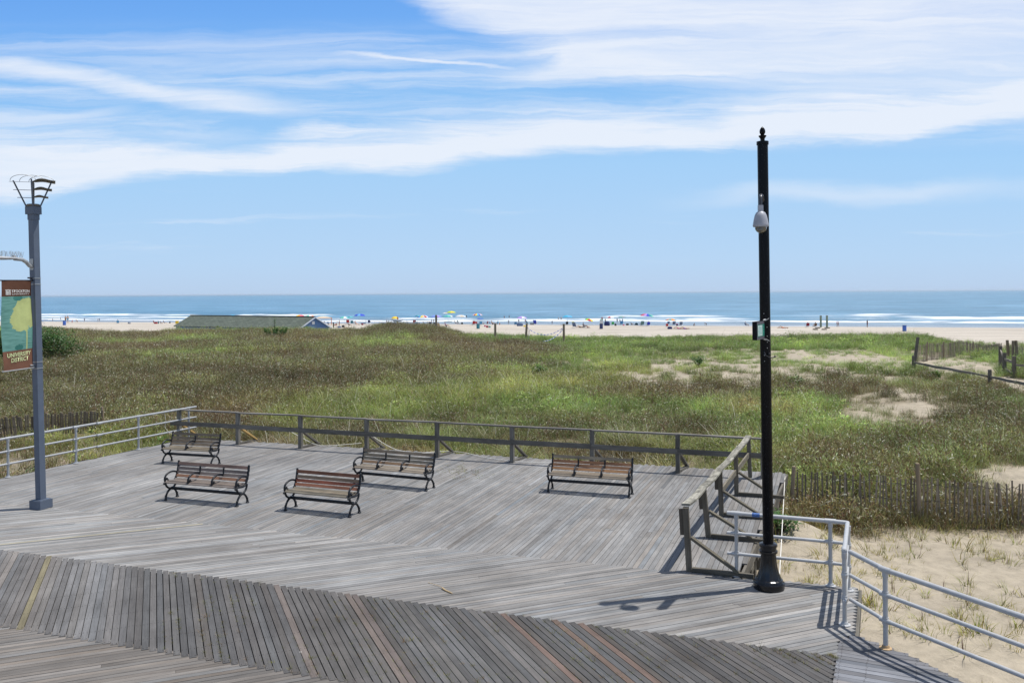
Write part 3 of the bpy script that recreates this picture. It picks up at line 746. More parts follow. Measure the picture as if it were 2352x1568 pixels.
EP = G(2034.4, 1488.5); dr = Vector((.445, -.895, 0)); D0 = PDD+Vector((.075, .0, 0))
pl = thing('pipe_railing', 'long pale pipe railing running off to the bottom right beside the sand', 'railing')
EPS = [EP+dr*2.25*i for i in range(3)]
for i, b in enumerate(EPS): pipe_post(pl, b, 1.10, (.39, .75), M_PIPEW, .034, rust=(i == 0))
for z, r in ((1.10, .036), (.75, .029), (.39, .029)):
    pipe_run(pl, [D0+(EP-D0).normalized()*.02, EP, EPS[2]+dr], z, r, M_PIPEW, sleeves=[(b, dr) for b in EPS])

# ------------------------------------------------------------------ benches
def arc(c, r, a0, a1, n=8, sx=1.0): return [(c[0]+sx*r*math.cos(a0+(a1-a0)*i/n), c[1]+r*math.sin(a0+(a1-a0)*i/n)) for i in range(n+1)]
def bez(p, n=8):
    o = []
    for i in range(n+1):
        t = i/n; a = [(Vector(q)) for q in p]
        while len(a) > 1: a = [a[j].lerp(a[j+1], t) for j in range(len(a)-1)]
        o.append((a[0].x, a[0].y))
    return o
BACKC = bez([(-.235, .405), (-.225, .465), (-.15, .468), (.0, .425), (.10, .375), (.165, .40), (.205, .57), (.262, .865)], 40)
def curve_at(s_):
    P = [Vector(q) for q in BACKC]; L = [0]
    for a, b in zip(P[:-1], P[1:]): L.append(L[-1]+(b-a).length)
    s_ *= L[-1]
    for i in range(len(P)-1):
        if s_ <= L[i+1]+1e-9:
            t = (s_-L[i])/(L[i+1]-L[i]); return P[i].lerp(P[i+1], t), (P[i+1]-P[i]).normalized()
    return P[-1], (P[-1]-P[-2]).normalized()
def iron_arm(mb, x, w=.040):
    def sw(pts, r): mb.tube([(x, y, z) for y, z in pts], r, 8)
    loop = bez([(.205, .60), (.08, .685), (-.12, .68), (-.25, .62), (-.255, .52), (-.225, .455)], 14)
    sw(loop, [.023]*len(loop))
    sc = [(-.165+.045*(1-.10*i)*math.cos(PI*1.15-i*.62), .50+.045*(1-.10*i)*math.sin(PI*1.15-i*.62)) for i in range(9)]
    sw([(-.225, .46), (-.21, .475)]+sc, .018); mb.ball((x, -.165, .50), .022, 8)
    mb.ball((x, -.115, .475), .022, 8)
def make_bench(lbl, L, arms, palette, loc, rz):
    t = thing('park_bench', lbl, 'bench', loc, rz, 'slatted benches on the deck')
    hx = L/2
    for s_ in (-1, 1):
        x = s_*hx; mb = MB()
        def sw(pts, r, flat=1.0): mb.tube([(x, y, z) for y, z in pts], r, 8, flat=flat)
        sw(bez([(-.205, .012), (-.20, .10), (-.165, .19), (-.06, .245), (0, .25)], 8), [.030, .027, .025, .025, .025, .026, .028, .030, .032])
        sw(bez([(.205, .012), (.195, .10), (.16, .19), (.06, .245), (0, .25)], 8), [.030, .027, .025, .025, .025, .026, .028, .030, .032])
        sw(bez([(-.215, .42), (-.20, .34), (-.14, .27), (-.05, .25), (0, .25)], 8), .025)
        sw(bez([(.185, .45), (.185, .36), (.14, .28), (.05, .25), (0, .25)], 8), .025)
        mb.ball((x, 0, .252), .036, 8, sc=(1, 1.5, .9))
        for y in (-.205, .205):
            mb.lathe([(.045, 0), (.043, .012), (.028, .022)], 12, (x, y, 0)); mb.ball((x, y*.98, .10), .026, 8)
        bk = [(y+(.012 if y > .1 else 0), z-(.018 if y < .12 else 0)) for y, z in BACKC]
        sw(bk, .027); mb.ball((x, .268, .862), .028, 8); mb.ball((x, -.25, .405), .03, 8)
        for q in (.62, .74, .86): c, d = curve_at(q); mb.ball((x, c.x+.02, c.y), .030, 8)
        iron_arm(mb, x)
        autosmooth(mb.build('end_frame', M_IRON, t), 50)
    slats = [(.035, .05), (.13, .058), (.235, .066), (.335, .066), (.435, .066)], [(.565, .066), (.675, .074), (.785, .074), (.925, .078)]
    for nm, grp in zip(('seat', 'backrest'), slats):
        mb = MB()
        for j, (q, w) in enumerate(grp):
            c, d = curve_at(q); up = Vector((0, -d.y, d.x))
            mb.bar((-hx+.02, c.x, c.y+.012), (hx-.02, c.x, c.y+.012), w, .026, up=up, tone=palette(nm, j))
        mb.build(nm, M_SLAT, t)
    mb = MB(); mb.box((0, 0, .252), (L-.03, .014, .075)); mb.box((0, -.018, .284), (L-.03, .04, .012)); mb.build('stretcher', M_IRON, t)
    for k in range(arms):
        x = -hx+L*(k+1)/(arms+1); mb = MB(); iron_arm(mb, x)
        c, d = curve_at(.72); c2, d2 = curve_at(.88)
        mb.bar((x, .195, .58), (x, c2.x-.02, c2.y+.03), .035, .02, up=(0, 1, 0)); mb.ball((x, c2.x-.03, c2.y), .025, 8); mb.bar((x, -.23, .462), (x, -.10, .455), .05, .012)
        autosmooth(mb.build('armrest', M_IRON, t), 50)
    return t
def pal(seat, back, var=.10, rust=None):
    def f(nm, j):
        base = (rust[j] if rust and nm == 'backrest' and j < len(rust) and rust[j] else (seat if nm == 'seat' else back))
        if nm == 'backrest' and rust: base = tuple(q*1.4 for q in base)  # backrest colour brightened to stand in for light its shaded front lacks
        return rough_tone(base, var, 0)
    return f
def bench_at(lbl, fl, fr, arms, palette, L=None):
    a, b = G(*fl), G(*fr); d = b-a; rz = math.atan2(d.y, d.x); L = L or d.length
    mid = (a+b)/2; n = Vector((-math.sin(rz), math.cos(rz), 0))
    c = mid+n*.205
    make_bench(lbl, L, arms, palette, (c.x, c.y, .006), rz)
RD, BR, GY, TN = (.17, .07, .04), (.16, .11, .07), (.18, .15, .125), (.25, .20, .15)
bench_at('small bench with one centre armrest, dull brown slats, nearest the left rear corner', (373.8, 1063.7), (484.5, 1070.3), 1, pal((.21, .18, .135), (.20, .155, .105)))
bench_at('long grey-brown bench with two middle armrests nearest the pipe railing and grey lamp post', (380.6, 1148.2), (544, 1162.6), 2, pal((.195, .162, .14), (.14, .12, .10), rust=[(.22, .12, .075), (.15, .12, .105), (.16, .12, .10), (.165, .105, .08)]))
bench_at('bench without middle armrests, reddish backrest slats, nearest the herringbone planks', (655.5, 1171.7), (803.2, 1186.9), 0, pal((.21, .18, .135), (.17, .09, .06), rust=[RD, (.20, .062, .034), (.175, .12, .08), (.175, .075, .042)]))
bench_at('long weathered bench with two middle armrests and orange rusty seat stains, near the deck centre', (814, 1111), (978.7, 1126.9), 2, pal((.25, .21, .165), (.205, .165, .115), rust=[(.23, .15, .09), (.2, .165, .12), (.19, .155, .11), (.20, .15, .10)]))
bench_at('long bench with two middle armrests and orange-brown backrest, alone at the right', (1258.9, 1129.3), (1444.8, 1142.3), 2, pal((.215, .18, .14), (.2, .14, .075), rust=[(.27, .15, .075), (.225, .125, .07), (.26, .125, .06), (.215, .18, .13)]))

# ------------------------------------------------------------------ black pole
pb = G(1766, 1349)
POLER = (0, -.0078, 0)
bp = thing('black_pole', 'tall glossy black pole with a fluted flared base and acorn finial', 'pole', pb, rot=POLER)
mb = MB()
def flute(a, z): return 1-.045*(.5+.5*math.cos(16*a)) if .16 < z < .58 else 1
mb.lathe([(.252, 0), (.258, .02), (.258, .10), (.235, .125), (.228, .15), (.21, .165), (.195, .20), (.165, .28), (.145, .37), (.132, .46), (.126, .56), (.124, .585)], 64, mod=flute)
mb.lathe([(.126, .585), (.150, .60), (.152, .635), (.135, .645), (.132, .70), (.150, .708), (.148, .745), (.118, .757), (.095, .765)], 40)
autosmooth(mb.build('base', M_POLEB, bp), 30)
mb = MB(); mb.lathe([(.088, .76), (.088, 7.47), (.100, 7.475), (.100, 7.53), (.06, 7.535)], 40)
autosmooth(mb.build('shaft', M_POLE, bp), 30)
mb = MB(); mb.lathe([(.045, 7.53), (.043, 7.59), (.052, 7.61), (.074, 7.645), (.078, 7.665), (.05, 7.675), (.032, 7.69), (.05, 7.715), (.058, 7.75), (.055, 7.79), (.040, 7.83), (.018, 7.86), (.004, 7.875)], 24)
for i in range(len(mb.v)): mb.v[i] = Vector((mb.v[i].x*.84, mb.v[i].y*.84, 7.53+(mb.v[i].z-7.53)*.73))
autosmooth(mb.build('finial', M_POLE, bp), 60)
mb = MB(); toc = Vector((-pb.x, -pb.y, 0)).normalized()
tos = Vector((toc.y*-1, toc.x, 0))
if tos.x < 0: tos = -tos
for z in (4.63, 4.49, 3.83, 3.93): mb = MB(); mb.ball(toc*.089-tos*.018+Vector((0, 0, z)), .008, 8); mb.build('bolt', M_STEEL, bp)
for z in (4.40, 4.25, 4.15, 4.05): mb = MB(); mb.ball(toc*.086+tos*.03+Vector((0, 0, z)), .007, 8); mb.build('bolt', M_STEEL, bp)
mb = MB(); mb.tube([toc*.085-tos*.02+Vector((0, 0, 3.99)), toc*.16+tos*.0+Vector((0, 0, 3.93)), toc*.17+tos*.07+Vector((0, 0, 3.895)), toc*.12+tos*.15+Vector((0, 0, 3.905))], .009, 8)
mb.ball(toc*.10+tos*.06+Vector((0, 0, 3.95)), .022, 8); mb.ball(toc*.12+tos*.15+Vector((0, 0, 3.91)), .017, 8)
mb.build('hook', M_IRON, bp)
# dome camera
cmr = thing('surveillance_camera', 'grey dome surveillance camera hanging from an arm high on the black pole', 'camera', pb, rot=POLER)
cdir = Vector((-.42, -.95, 0)).normalized(); cc_ = cdir*.36
mb = MB(); mb.tube([cdir*.07+Vector((0, 0, 6.52)), cdir*.16+Vector((0, 0, 6.60)), cdir*.27+Vector((0, 0, 6.60)), cdir*.345+Vector((0, 0, 6.54)), cc_+Vector((0, 0, 6.42))], .028, 12)
autosmooth(mb.build('arm', paint('dark_arm', (.03, .03, .035), .3), cmr), 60)
mb = MB(); mb.box(cc_+Vector((0, 0, 6.37)), (.075, .075, .11)); mb.build('bracket', paint('camera_grey', (.34, .35, .39), .45), cmr)
mb = MB(); mb.lathe([(.04, 6.325), (.075, 6.30), (.098, 6.25), (.112, 6.19), (.125, 6.115), (.130, 6.085), (.124, 6.07), (.10, 6.065)], 32, cc_)
autosmooth(mb.build('housing', paint('camera_grey', (.34, .35, .39), .45), cmr), 35)
m, nt, p = mat('smoked_dome'); p.inputs['Base Color'].default_value = (.07, .065, .05, 1); p.inputs['Roughness'].default_value = .08; p.inputs['Coat Weight'].default_value = 1.0
mb = MB(); mb.ball(cc_+Vector((0, 0, 6.06)), .096, 20); mb.ball(cc_+cdir*.045+Vector((0, 0, 6.02)), .058, 14)
autosmooth(mb.build('dome', m, cmr), 60)
# sign box
sg = thing('sign_box', 'black box sign with a green and white information panel bracketed to the black pole', 'sign', pb, rot=POLER)
sdv = Vector((-.479, -.878, 0)).normalized(); snn = Vector((.878, -.479, 0)).normalized(); zc = 4.36
mb = MB(); a = sdv*.08+snn*-.03; b = sdv*.64+snn*-.03
mb.bar(a+Vector((0, 0, zc)), b+Vector((0, 0, zc)), .075, .30); mb.build('case', paint('sign_black', (.010, .010, .013), .8, 0, .1, 6, .15), sg)
def plate(c0, u, v, w, h, mi=0, mb=None): 
    b = len(mb.v)
    for i, j in ((-1, -1), (1, -1), (1, 1), (-1, 1)): mb.v.append(c0+u*(i*w/2)+v*(j*h/2))
    mb.face((b, b+1, b+2, b+3), mi)
zz = Vector((0, 0, 1))
mb = MB(); cP = sdv*.36+snn*.0085+zz*zc
plate(cP+snn*.0005, -sdv, zz, .555, .295, 0, mb); mb.build('frame', paint('sign_frame', (.075, .07, .085), .55), sg)
gm = paint('sign_green', (.0, .17, .12), .5); wm = paint('sign_white', (.62, .72, .68), .5)
mb = MB(); plate(cP+snn*.003, -sdv, zz, .50, .20, 0, mb); pnl = mb.build('panel', gm, sg)
mb = MB(); plate(cP+snn*.0055+sdv*.075, -sdv, zz, .31, .17, 0, mb); pg1 = mb.build('page', wm, sg)
mb = MB()
for j in range(7): plate(cP+snn*.008+sdv*(.075+random.uniform(-.01, .01))+zz*(.065-.021*j), -sdv, zz, .21+.05*random.random(), .007, 0, mb)
for j in range(3): plate(cP+snn*.008+sdv*-.155+zz*(.05-.04*j), -sdv, zz, .04, .012, 0, mb)
mb.build('printed_lines', paint('sign_teal', (.10, .42, .36), .5), sg)
mb = MB()
for z in (.19, -.19): mb = MB(); mb.tube([sdv*.02+zz*(zc+z*1.0)+snn*.05, sdv*.14+zz*(zc+z*.82)], .012, 8); mb.bar(sdv*.04+snn*.07+zz*(zc+z), sdv*.10+snn*.02+zz*(zc+z*.8), .02, .012); mb.build('bracket', M_STEEL, sg)

# ------------------------------------------------------------------ grey lamp post
lb = G(94.5, 1166); LR = (0, -.0198, 0)
lp = thing('lamp_post', 'square grey lamp post with a louvred crown and a street light arm', 'lamp post', lb, rot=LR)
mb = MB(); mb.box((0, 0, .10), (.345, .345, .20), BA); mb.box((0, 0, .205), (.29, .29, .012), BA); mb.build('base', M_LAMP, lp)
mb = MB(); mb.bar((0, 0, .2), (0, 0, 6.82), .158, .158, up=(T2.x, T2.y, 0)); mb.build('pole', M_LAMP, lp)
mb = MB(); q = -N2*.0795
mb.bar(q+T2*.0+Vector((0, 0, .36)), q+Vector((0, 0, .60)), .085, .006, up=(N2.x, N2.y, 0)); mb.build('access_hatch', M_LAMP, lp)
mb = MB(); mb.bar((0, 0, 6.80), (0, 0, 6.93), .18, .18, up=(T2.x, T2.y, 0)); mb.bar((0, 0, 6.93), (0, 0, 7.11), .245, .245, up=(T2.x, T2.y, 0))
for q in ((.11, .11), (-.11, .11), (.11, -.11), (-.11, -.11)): mb.ball(T2*q[0]+N2*q[1]+Vector((0, 0, 7.11)), .012, 6)
mb.build('collar', M_LAMP, lp)
for a in range(4):
    e = (T2 if a % 2 == 0 else N2)*(1 if a < 2 else -1)
    e = (T2*(1 if a in (0, 3) else -1)+N2*(1 if a < 2 else -1))*.7071
    mb = MB(); mb.tube([e*.13+Vector((0, 0, 7.08)), e*.40+Vector((0, 0, 7.72))], .017, 8); mb.build('strut', M_LAMP, lp)
mb = MB(); mb.tube([(0, 0, 7.1), (0, 0, 7.72)], .028, 12); mb.lathe([(.14, 7.12), (.15, 7.15), (.13, 7.17)], 20); mb.build('lamp_core', M_LAMPD, lp)
LU = Vector((.88, .475, 0)); LV = Vector((-.475, .88, 0))
for z, w in ((7.70, .95), (7.51, .80), (7.33, .64)):
    mb = MB(); n = 18
    for lay_ in (0, 1):
        for i in range(n+1):
            for j in range(n+1):
                u = i/n*2-1; v = j/n*2-1
                k_ = float(sst(.25, -.15, u)); dome = .085*w*(.5+.5*math.cos(PI*min(1, abs(u-.42)/.58)))*(1-.55*v*v)
                h = k_*(.133*v*w*.30)+dome-.012*k_
                mb.v.append(LU*(u*w/2)+LV*(v*w*.30)+Vector((0, 0, z+h+(.006 if lay_ else 0))))
        for i in range(n):
            for j in range(n):
                k = lay_*(n+1)**2+i*(n+1)+j
                mb.face((k, k+1, k+n+2, k+n+1))
    for i in range(n):
        for (s_, t_) in ((i, i+1), ((n*(n+1))+i, (n*(n+1))+i+1), (i*(n+1), (i+1)*(n+1)), (i*(n+1)+n, (i+1)*(n+1)+n)):
            mb.face((s_, t_, (n+1)**2+t_, (n+1)**2+s_))
    autosmooth(mb.build('louvre', M_LAMPD, lp), 40)
for k in range(3):
    mb = MB(); o = (k-1)*.06; ou = (k-1)*.19
    mb.tube([LU*(ou-.27)+LV*o+Vector((0, 0, 7.70))]+[LU*(ou-.27*math.cos(PI*i/12))+LV*o+Vector((0, 0, 7.71+.145*math.sin(PI*i/12))) for i in range(1, 12)]+[LU*(ou+.27)+LV*o+Vector((0, 0, 7.70))], .007, 6)
    mb.build('hoop', M_STEEL, lp)
BD = Vector((-.34, -.94, 0)).normalized()                  # over the boardwalk
az_ = 5.82
mb = MB(); mb.bar(BD*.075+Vector((0, 0, az_-.20)), BD*.075+Vector((0, 0, az_+.06)), .10, .03, up=(BD.x, BD.y, 0))
mb.tube([BD*.06+Vector((0, 0, az_-.14)), BD*.15+Vector((0, 0, az_-.10)), BD*.23+Vector((0, 0, az_-.02)), BD*.34+Vector((0, 0, az_+.035)), BD*.55+Vector((0, 0, az_+.045))], [.045, .045, .045, .042, .04], 12)
autosmooth(mb.build('light_arm', M_STEEL, lp), 50)
mb = MB(); P = [(.5, .05), (.62, .075), (.85, .10), (1.05, .105), (1.22, .075), (1.28, .03)]
mb.tube([BD*a+Vector((0, 0, az_+.055)) for a, r in P], [r for a, r in P], 16, flat=.42)
mb.box(BD*.55+Vector((0, 0, az_+.10)), (.06, .06, .045), BA)
autosmooth(mb.build('light_head', paint('light_grey_head', (.38, .39, .40), .5), lp), 50)
mb = MB()
for i in range(46):
    c = BD*(.32+i*.021)+Vector((random.uniform(-.02, .02), random.uniform(-.02, .02), az_+.085))
    for s_ in (-1, 1): mb.tube([c, c+Vector((random.uniform(-.02, .02)+s_*.03, random.uniform(-.02, .02), .13+random.uniform(-.02, .02)))], .0022, 4)
mb.build('bird_spike', M_STEEL, lp)
for z in (5.42, 5.28, 3.45, 3.30): mb = MB(); mb.bar(-T2*.086+Vector((0, 0, z)), T2*.086+Vector((0, 0, z)), .172, .018); mb.build('strap', M_STEEL, lp)
# banner
bn = thing('banner', 'brown and teal hanging banner with a pale green tree on the grey lamp post', 'banner', lb, rot=LR)
ZT, ZB, BW_, U0 = 5.36, 3.345, .775, .115
bnn = Vector((.94, -.34, 0)).normalized()                   # printed face, towards the benches
if bnn.dot(Vector((-lb.x, -lb.y, 0))) < 0: bnn = -bnn
def bpt(u, v, off=0.0):
    """u 0 at the free end .. 1 at the pole, v 0 top .. 1 bottom"""
    bul = math.sin(PI*v)*(1-u)
    q = BD*(U0+BW_*(1-u)+.035*bul)+Vector((0, 0, ZT+(ZB-ZT)*v-.05*(1-u)*v))
    return q+bnn*(.05*math.sin(PI*v)*math.sin(PI*u)+.012*math.sin(9*v+3*u)+off)
def bpatch(name, v0, v1, mt, off, u0=0.0, u1=1.0, n=16, pick=None):
    mb = MB(); b = 0
    for i in range(n+1):
        for j in range(n+1): mb.v.append(bpt(u0+(u1-u0)*j/n, v0+(v1-v0)*i/n, off))
    for i in range(n):
        for j in range(n): k = i*(n+1)+j; mb.face((k, k+1, k+n+2, k+n+1), pick(u0+(u1-u0)*(j+.5)/n, v0+(v1-v0)*(i+.5)/n) if pick else 0)
    return mb.build(name, mt, bn, smooth=True)
def cloth_mat(name, c, var=.12): return paint(name, c, .75, 0, var, 3.0, .2)
bpatch('cloth_top', 0, .175, cloth_mat('banner_brown', (.095, .042, .025), .2), 0); 
m, nt, p = mat('banner_teal'); geo = nd(nt, 'ShaderNodeNewGeometry')
mp = nd(nt, 'ShaderNodeMapping', {'Vector': geo.outputs['Position'], 'Scale': (4, 4, 45)})
n_ = nd(nt, 'ShaderNodeTexNoise', {'Vector': mp.outputs[0], 'Scale': 1.0, 'Detail': 4.0}).outputs[0]
nt.links.new(ramp_n(nt, n_, [(.3, (.075, .21, .175)), (.55, (.13, .31, .265)), (.75, (.18, .38, .33))]), p.inputs['Base Color']); p.inputs['Roughness'].default_value = .75
M_TEAL = m
bpatch('cloth_bottom', .782, 1, cloth_mat('banner_tan', (.20, .095, .06), .2), 0)
LIME = cloth_mat('banner_lime', (.44, .49, .20), .15); PALE = cloth_mat('banner_pale', (.72, .78, .40), .05); CREAM = cloth_mat('banner_cream', (.72, .71, .68), .05)
rr_ = random.Random(5)
cr = []
ctrl = [(1.0, .20), (.88, .19), (.80, .205), (.70, .20), (.62, .215), (.50, .23), (.44, .28), (.36, .31), (.34, .36), (.26, .40), (.27, .44), (.24, .47), (.33, .50), (.30, .53), (.40, .545), (.45, .57), (.58, .575), (.66, .56), (.72, .575), (.78, .56), (.84, .55), (.86, .52), (.92, .545), (1.0, .53)]
for i in range(len(ctrl)):
    a = ctrl[i]; b = ctrl[(i+1) % len(ctrl)]
    for k in range(5):
        t = k/5; cr.append((a[0]+(b[0]-a[0])*t+(rr_.uniform(-.022, .022) if a[0] < .99 else 0), a[1]+(b[1]-a[1])*t+rr_.uniform(-.006, .006)))
DEEP = cloth_mat('banner_deep', (.05, .19, .16))
def in1(u, v, P):
    c = False; j = len(P)-1
    for i in range(len(P)):
        if (P[i][1] > v) != (P[j][1] > v) and u < (P[j][0]-P[i][0])*(v-P[i][1])/(P[j][1]-P[i][1])+P[i][0]: c = not c
        j = i
    return c
def printed(u, v):
    if in1(u, v, cr) or (.745 < u < .80 and .53 < v): return 1
    if ((u-.52)/.17)**2+((v-.195)/.03)**2 < 1 or ((u-.50)/.14)**2+((v-.752)/.032)**2 < 1: return 2
    return 0
bpatch('cloth_middle', .175, .782, [M_TEAL, LIME, DEEP], 0, n=84, pick=printed)
def text_on(name, s, u0, u1, v0, v1, mt, off=.006, bold=.0):
    c = bpy.data.curves.new('txt', 'FONT'); c.body = s; c.size = 1.0; c.offset = bold; c.fill_mode = 'FRONT'
    o = bpy.data.objects.new('txt', c); COL.objects.link(o)
    bpy.context.view_layer.update()
    me = bpy.data.meshes.new_from_object(o.evaluated_get(bpy.context.evaluated_depsgraph_get()))
    bpy.data.objects.remove(o); bpy.data.curves.remove(c)
    xs = [v.co.x for v in me.vertices]; ys = [v.co.y for v in me.vertices]
    x0, x1, y0, y1 = min(xs), max(xs), min(ys), max(ys)
    for v in me.vertices:
        v.co = bpt(u0+(u1-u0)*(v.co.x-x0)/(x1-x0), v1+(v0-v1)*(v.co.y-y0)/(y1-y0), off)
    me.name = name; me.materials.clear(); me.materials.append(mt)
    ob = bpy.data.objects.new(name, me); COL.objects.link(ob); ob.parent = bn
    return ob
text_on('lettering', 'STOCKTON', .315, .935, .102, .132, CREAM, bold=.012)
text_on('lettering', 'UNIVERSITY', .315, .93, .142, .157, CREAM)
text_on('lettering', 'UNIVERSITY', .12, .92, .805, .853, PALE, bold=.02)
text_on('lettering', 'DISTRICT', .245, .84, .863, .912, PALE, bold=.02)
mb = MB()
def em(u0, u1, v0, v1):
    b = len(mb.v)
    for u, v in ((u0, v1), (u1, v1), (u1, v0), (u0, v0)): mb.v.append(bpt(u, v, .006))
    mb.face((b, b+1, b+2, b+3))
for i in range(8):
    ua, ub = .105+i*.023, .105+(i+1)*.023
    em(ua, ub, .102-.004*math.sin(PI*(i+.5)/8), .108-.004*math.sin(PI*(i+.5)/8))
for u in (.125, .165, .205, .245): em(u, u+.022, .114, .158)
for u in (.125, .215): em(u, u+.05, .112, .118)
mb.build('emblem', CREAM, bn)
for z, e, v in ((ZT+.012, .07, 0), (ZB-.02, .05, 1)):
    mb = MB(); q0 = Vector((0, 0, z))+BD*.06; q1 = bpt(-.06, v)+Vector((0, 0, .008))
    mb.tube([q0, q1], .014, 8); mb.ball(BD*.10+Vector((0, 0, z)), .03, 8); mb.tube([BD*.05+Vector((0, 0, z+.05)), BD*.20+Vector((0, 0, z+.06))], .018, 8)
    mb.build('banner_arm', M_STEEL if v else paint('dark_arm', (.03, .03, .035), .3), bn)

# ------------------------------------------------------------------ cords and litter on the deck
def onray(px, py, z): return G(px, py, z)
cordp = [onray(*q) for q in ((858, 1003, .45), (905, 1030, .12), (960, 1040, .03), (1010, 1036, .03), (1060, 1038, .02), (1120, 1051, .02), (1200, 1060, .02), (1262, 1062, .02))]
def smooth_pts(P, n=6):
    o = []
    for i in range(len(P)-1):
        p0 = P[max(i-1, 0)]; p1 = P[i]; p2 = P[i+1]; p3 = P[min(i+2, len(P)-1)]
        for k in range(n):
            t = k/n; o.append(.5*((2*p1)+(p2-p0)*t+(2*p0-5*p1+4*p2-p3)*t*t+(3*p1-p0-3*p2+p3)*t**3))
    return o+[P[-1]]
mb = MB(); mb.tube(smooth_pts(cordp), .009, 6); tag(mb.build('rope', M_CORD), 'pale rope lying along the rear deck edge behind the long weathered bench', 'rope')
cordp = [onray(*q) for q in ((658, 985, .5), (690, 1003, .25), (728, 1021, .05), (770, 1022, .02), (830, 1017, .02))]
mb = MB(); mb.tube(smooth_pts(cordp), .009, 6); tag(mb.build('rope', M_CORD), 'pale rope drooping from the rear railing behind the reddish bench', 'rope')
mb = MB(); a = G(1803, 1092, -.02); b = Vector((a.x-1.0, a.y-9.2, -.45)); b = G(1790, 1325, -.25)
mb.tube([a, a.lerp(b, .5)-Vector((0, 0, .03)), b], .010, 6); tag(mb.build('rope', M_CORD), 'taut white rope dropping from the far deck corner beside the black pole', 'rope')
cordp = [PD(494, 950, 28.2), PD(500, 968, 28.2), PD(500, 985, 28.3), PD(512, 1003, 28.4), PD(524, 1006, 28.4)]
cordp = [LP[4]+ls*.48+Vector((0, 0, 1.06)), LP[4]+ls*.50+Vector((.02, 0, .8)), LP[4]+ls*.50+Vector((0, 0, .55)), LP[4]+ls*.58+Vector((.05, 0, .33)), LP[4]+ls*.66+Vector((.05, 0, .36))]
mb = MB(); mb.tube(smooth_pts(cordp), .006, 5); tag(mb.build('cord', M_CORD), 'loose white cord dangling from the grey pipe railing', 'cord')
mb = MB(); c0 = G(983, 1337, .012); c1 = G(1040, 1362, .012)
mb.tube(smooth_pts([c0, c0.lerp(c1, .4)+Vector((.02, .02, .01)), c0.lerp(c1, .7), c1]), [.004]*9+[.012, .016, .014, .012, .012, .012, .010, .010, .006, .003], 6)
tag(mb.build('dry_reed', paint('dry_reed', (.47, .34, .18), .8)), 'dry tan reed stalk lying on the deck boards', 'reed')
mb = MB()
for k in range(7):
    a = G(66+random.uniform(-8, 10), 1083+random.uniform(-2, 4), .01); d = Vector((random.uniform(-.4, .6), random.uniform(-.1, .5), 0)).normalized()
    mb.tube([a, a+d*.14+Vector((0, 0, .09)), a+d*.30+Vector((0, 0, .03))], [.007, .010, .003], 4)
tag(mb.build('green_sprig', paint('sprig', (.10, .15, .05), .7)), 'small green sprig on the deck edge left of the grey lamp post', 'sprig')
# ------------------------------------------------------------------ vegetation
def leaf_mat(name, inst=True, base=(1, 1, 1), rough=.5):
    m = bpy.data.materials.new(name); m.use_nodes = True; nt = m.node_tree; nt.nodes.clear()
    out = nt.nodes.new('ShaderNodeOutputMaterial')
    bl = nd(nt, 'ShaderNodeAttribute', attribute_name='tone')
    if inst:
        ti = nd(nt, 'ShaderNodeAttribute', attribute_name='tint', attribute_type='INSTANCER')
        col = mix_n(nt, 1.0, ti.outputs['Color'], bl.outputs['Color'], 'MULTIPLY')
        straw = nd(nt, 'ShaderNodeAttribute', attribute_name='straw')
        col = mix_n(nt, straw.outputs['Fac'], col, bl.outputs['Color'])
    else:
        geo = nd(nt, 'ShaderNodeNewGeometry')
        no = nd(nt, 'ShaderNodeTexNoise', {'Vector': geo.outputs['Position'], 'Scale': 2.5, 'Detail': 3.0})
        col = mix_n(nt, 1.0, mix_n(nt, 1.0, base, bl.outputs['Color'], 'MULTIPLY'), ramp_n(nt, no.outputs[0], [(.3, .7), (.7, 1.3)]), 'MULTIPLY')
    p = nd(nt, 'ShaderNodeBsdfPrincipled', {'Base Color': col, 'Roughness': rough, 'Specular IOR Level': .4})
    t = nd(nt, 'ShaderNodeBsdfTranslucent', {'Color': col})
    mx_ = nd(nt, 'ShaderNodeMixShader', {0: .28, 1: p.outputs[0], 2: t.outputs[0]})
    nt.links.new(mx_.outputs[0], out.inputs[0])
    return m
M_VEG = leaf_mat('dune_plant')
tufts = bpy.data.collections.new('dune_plant_kinds')
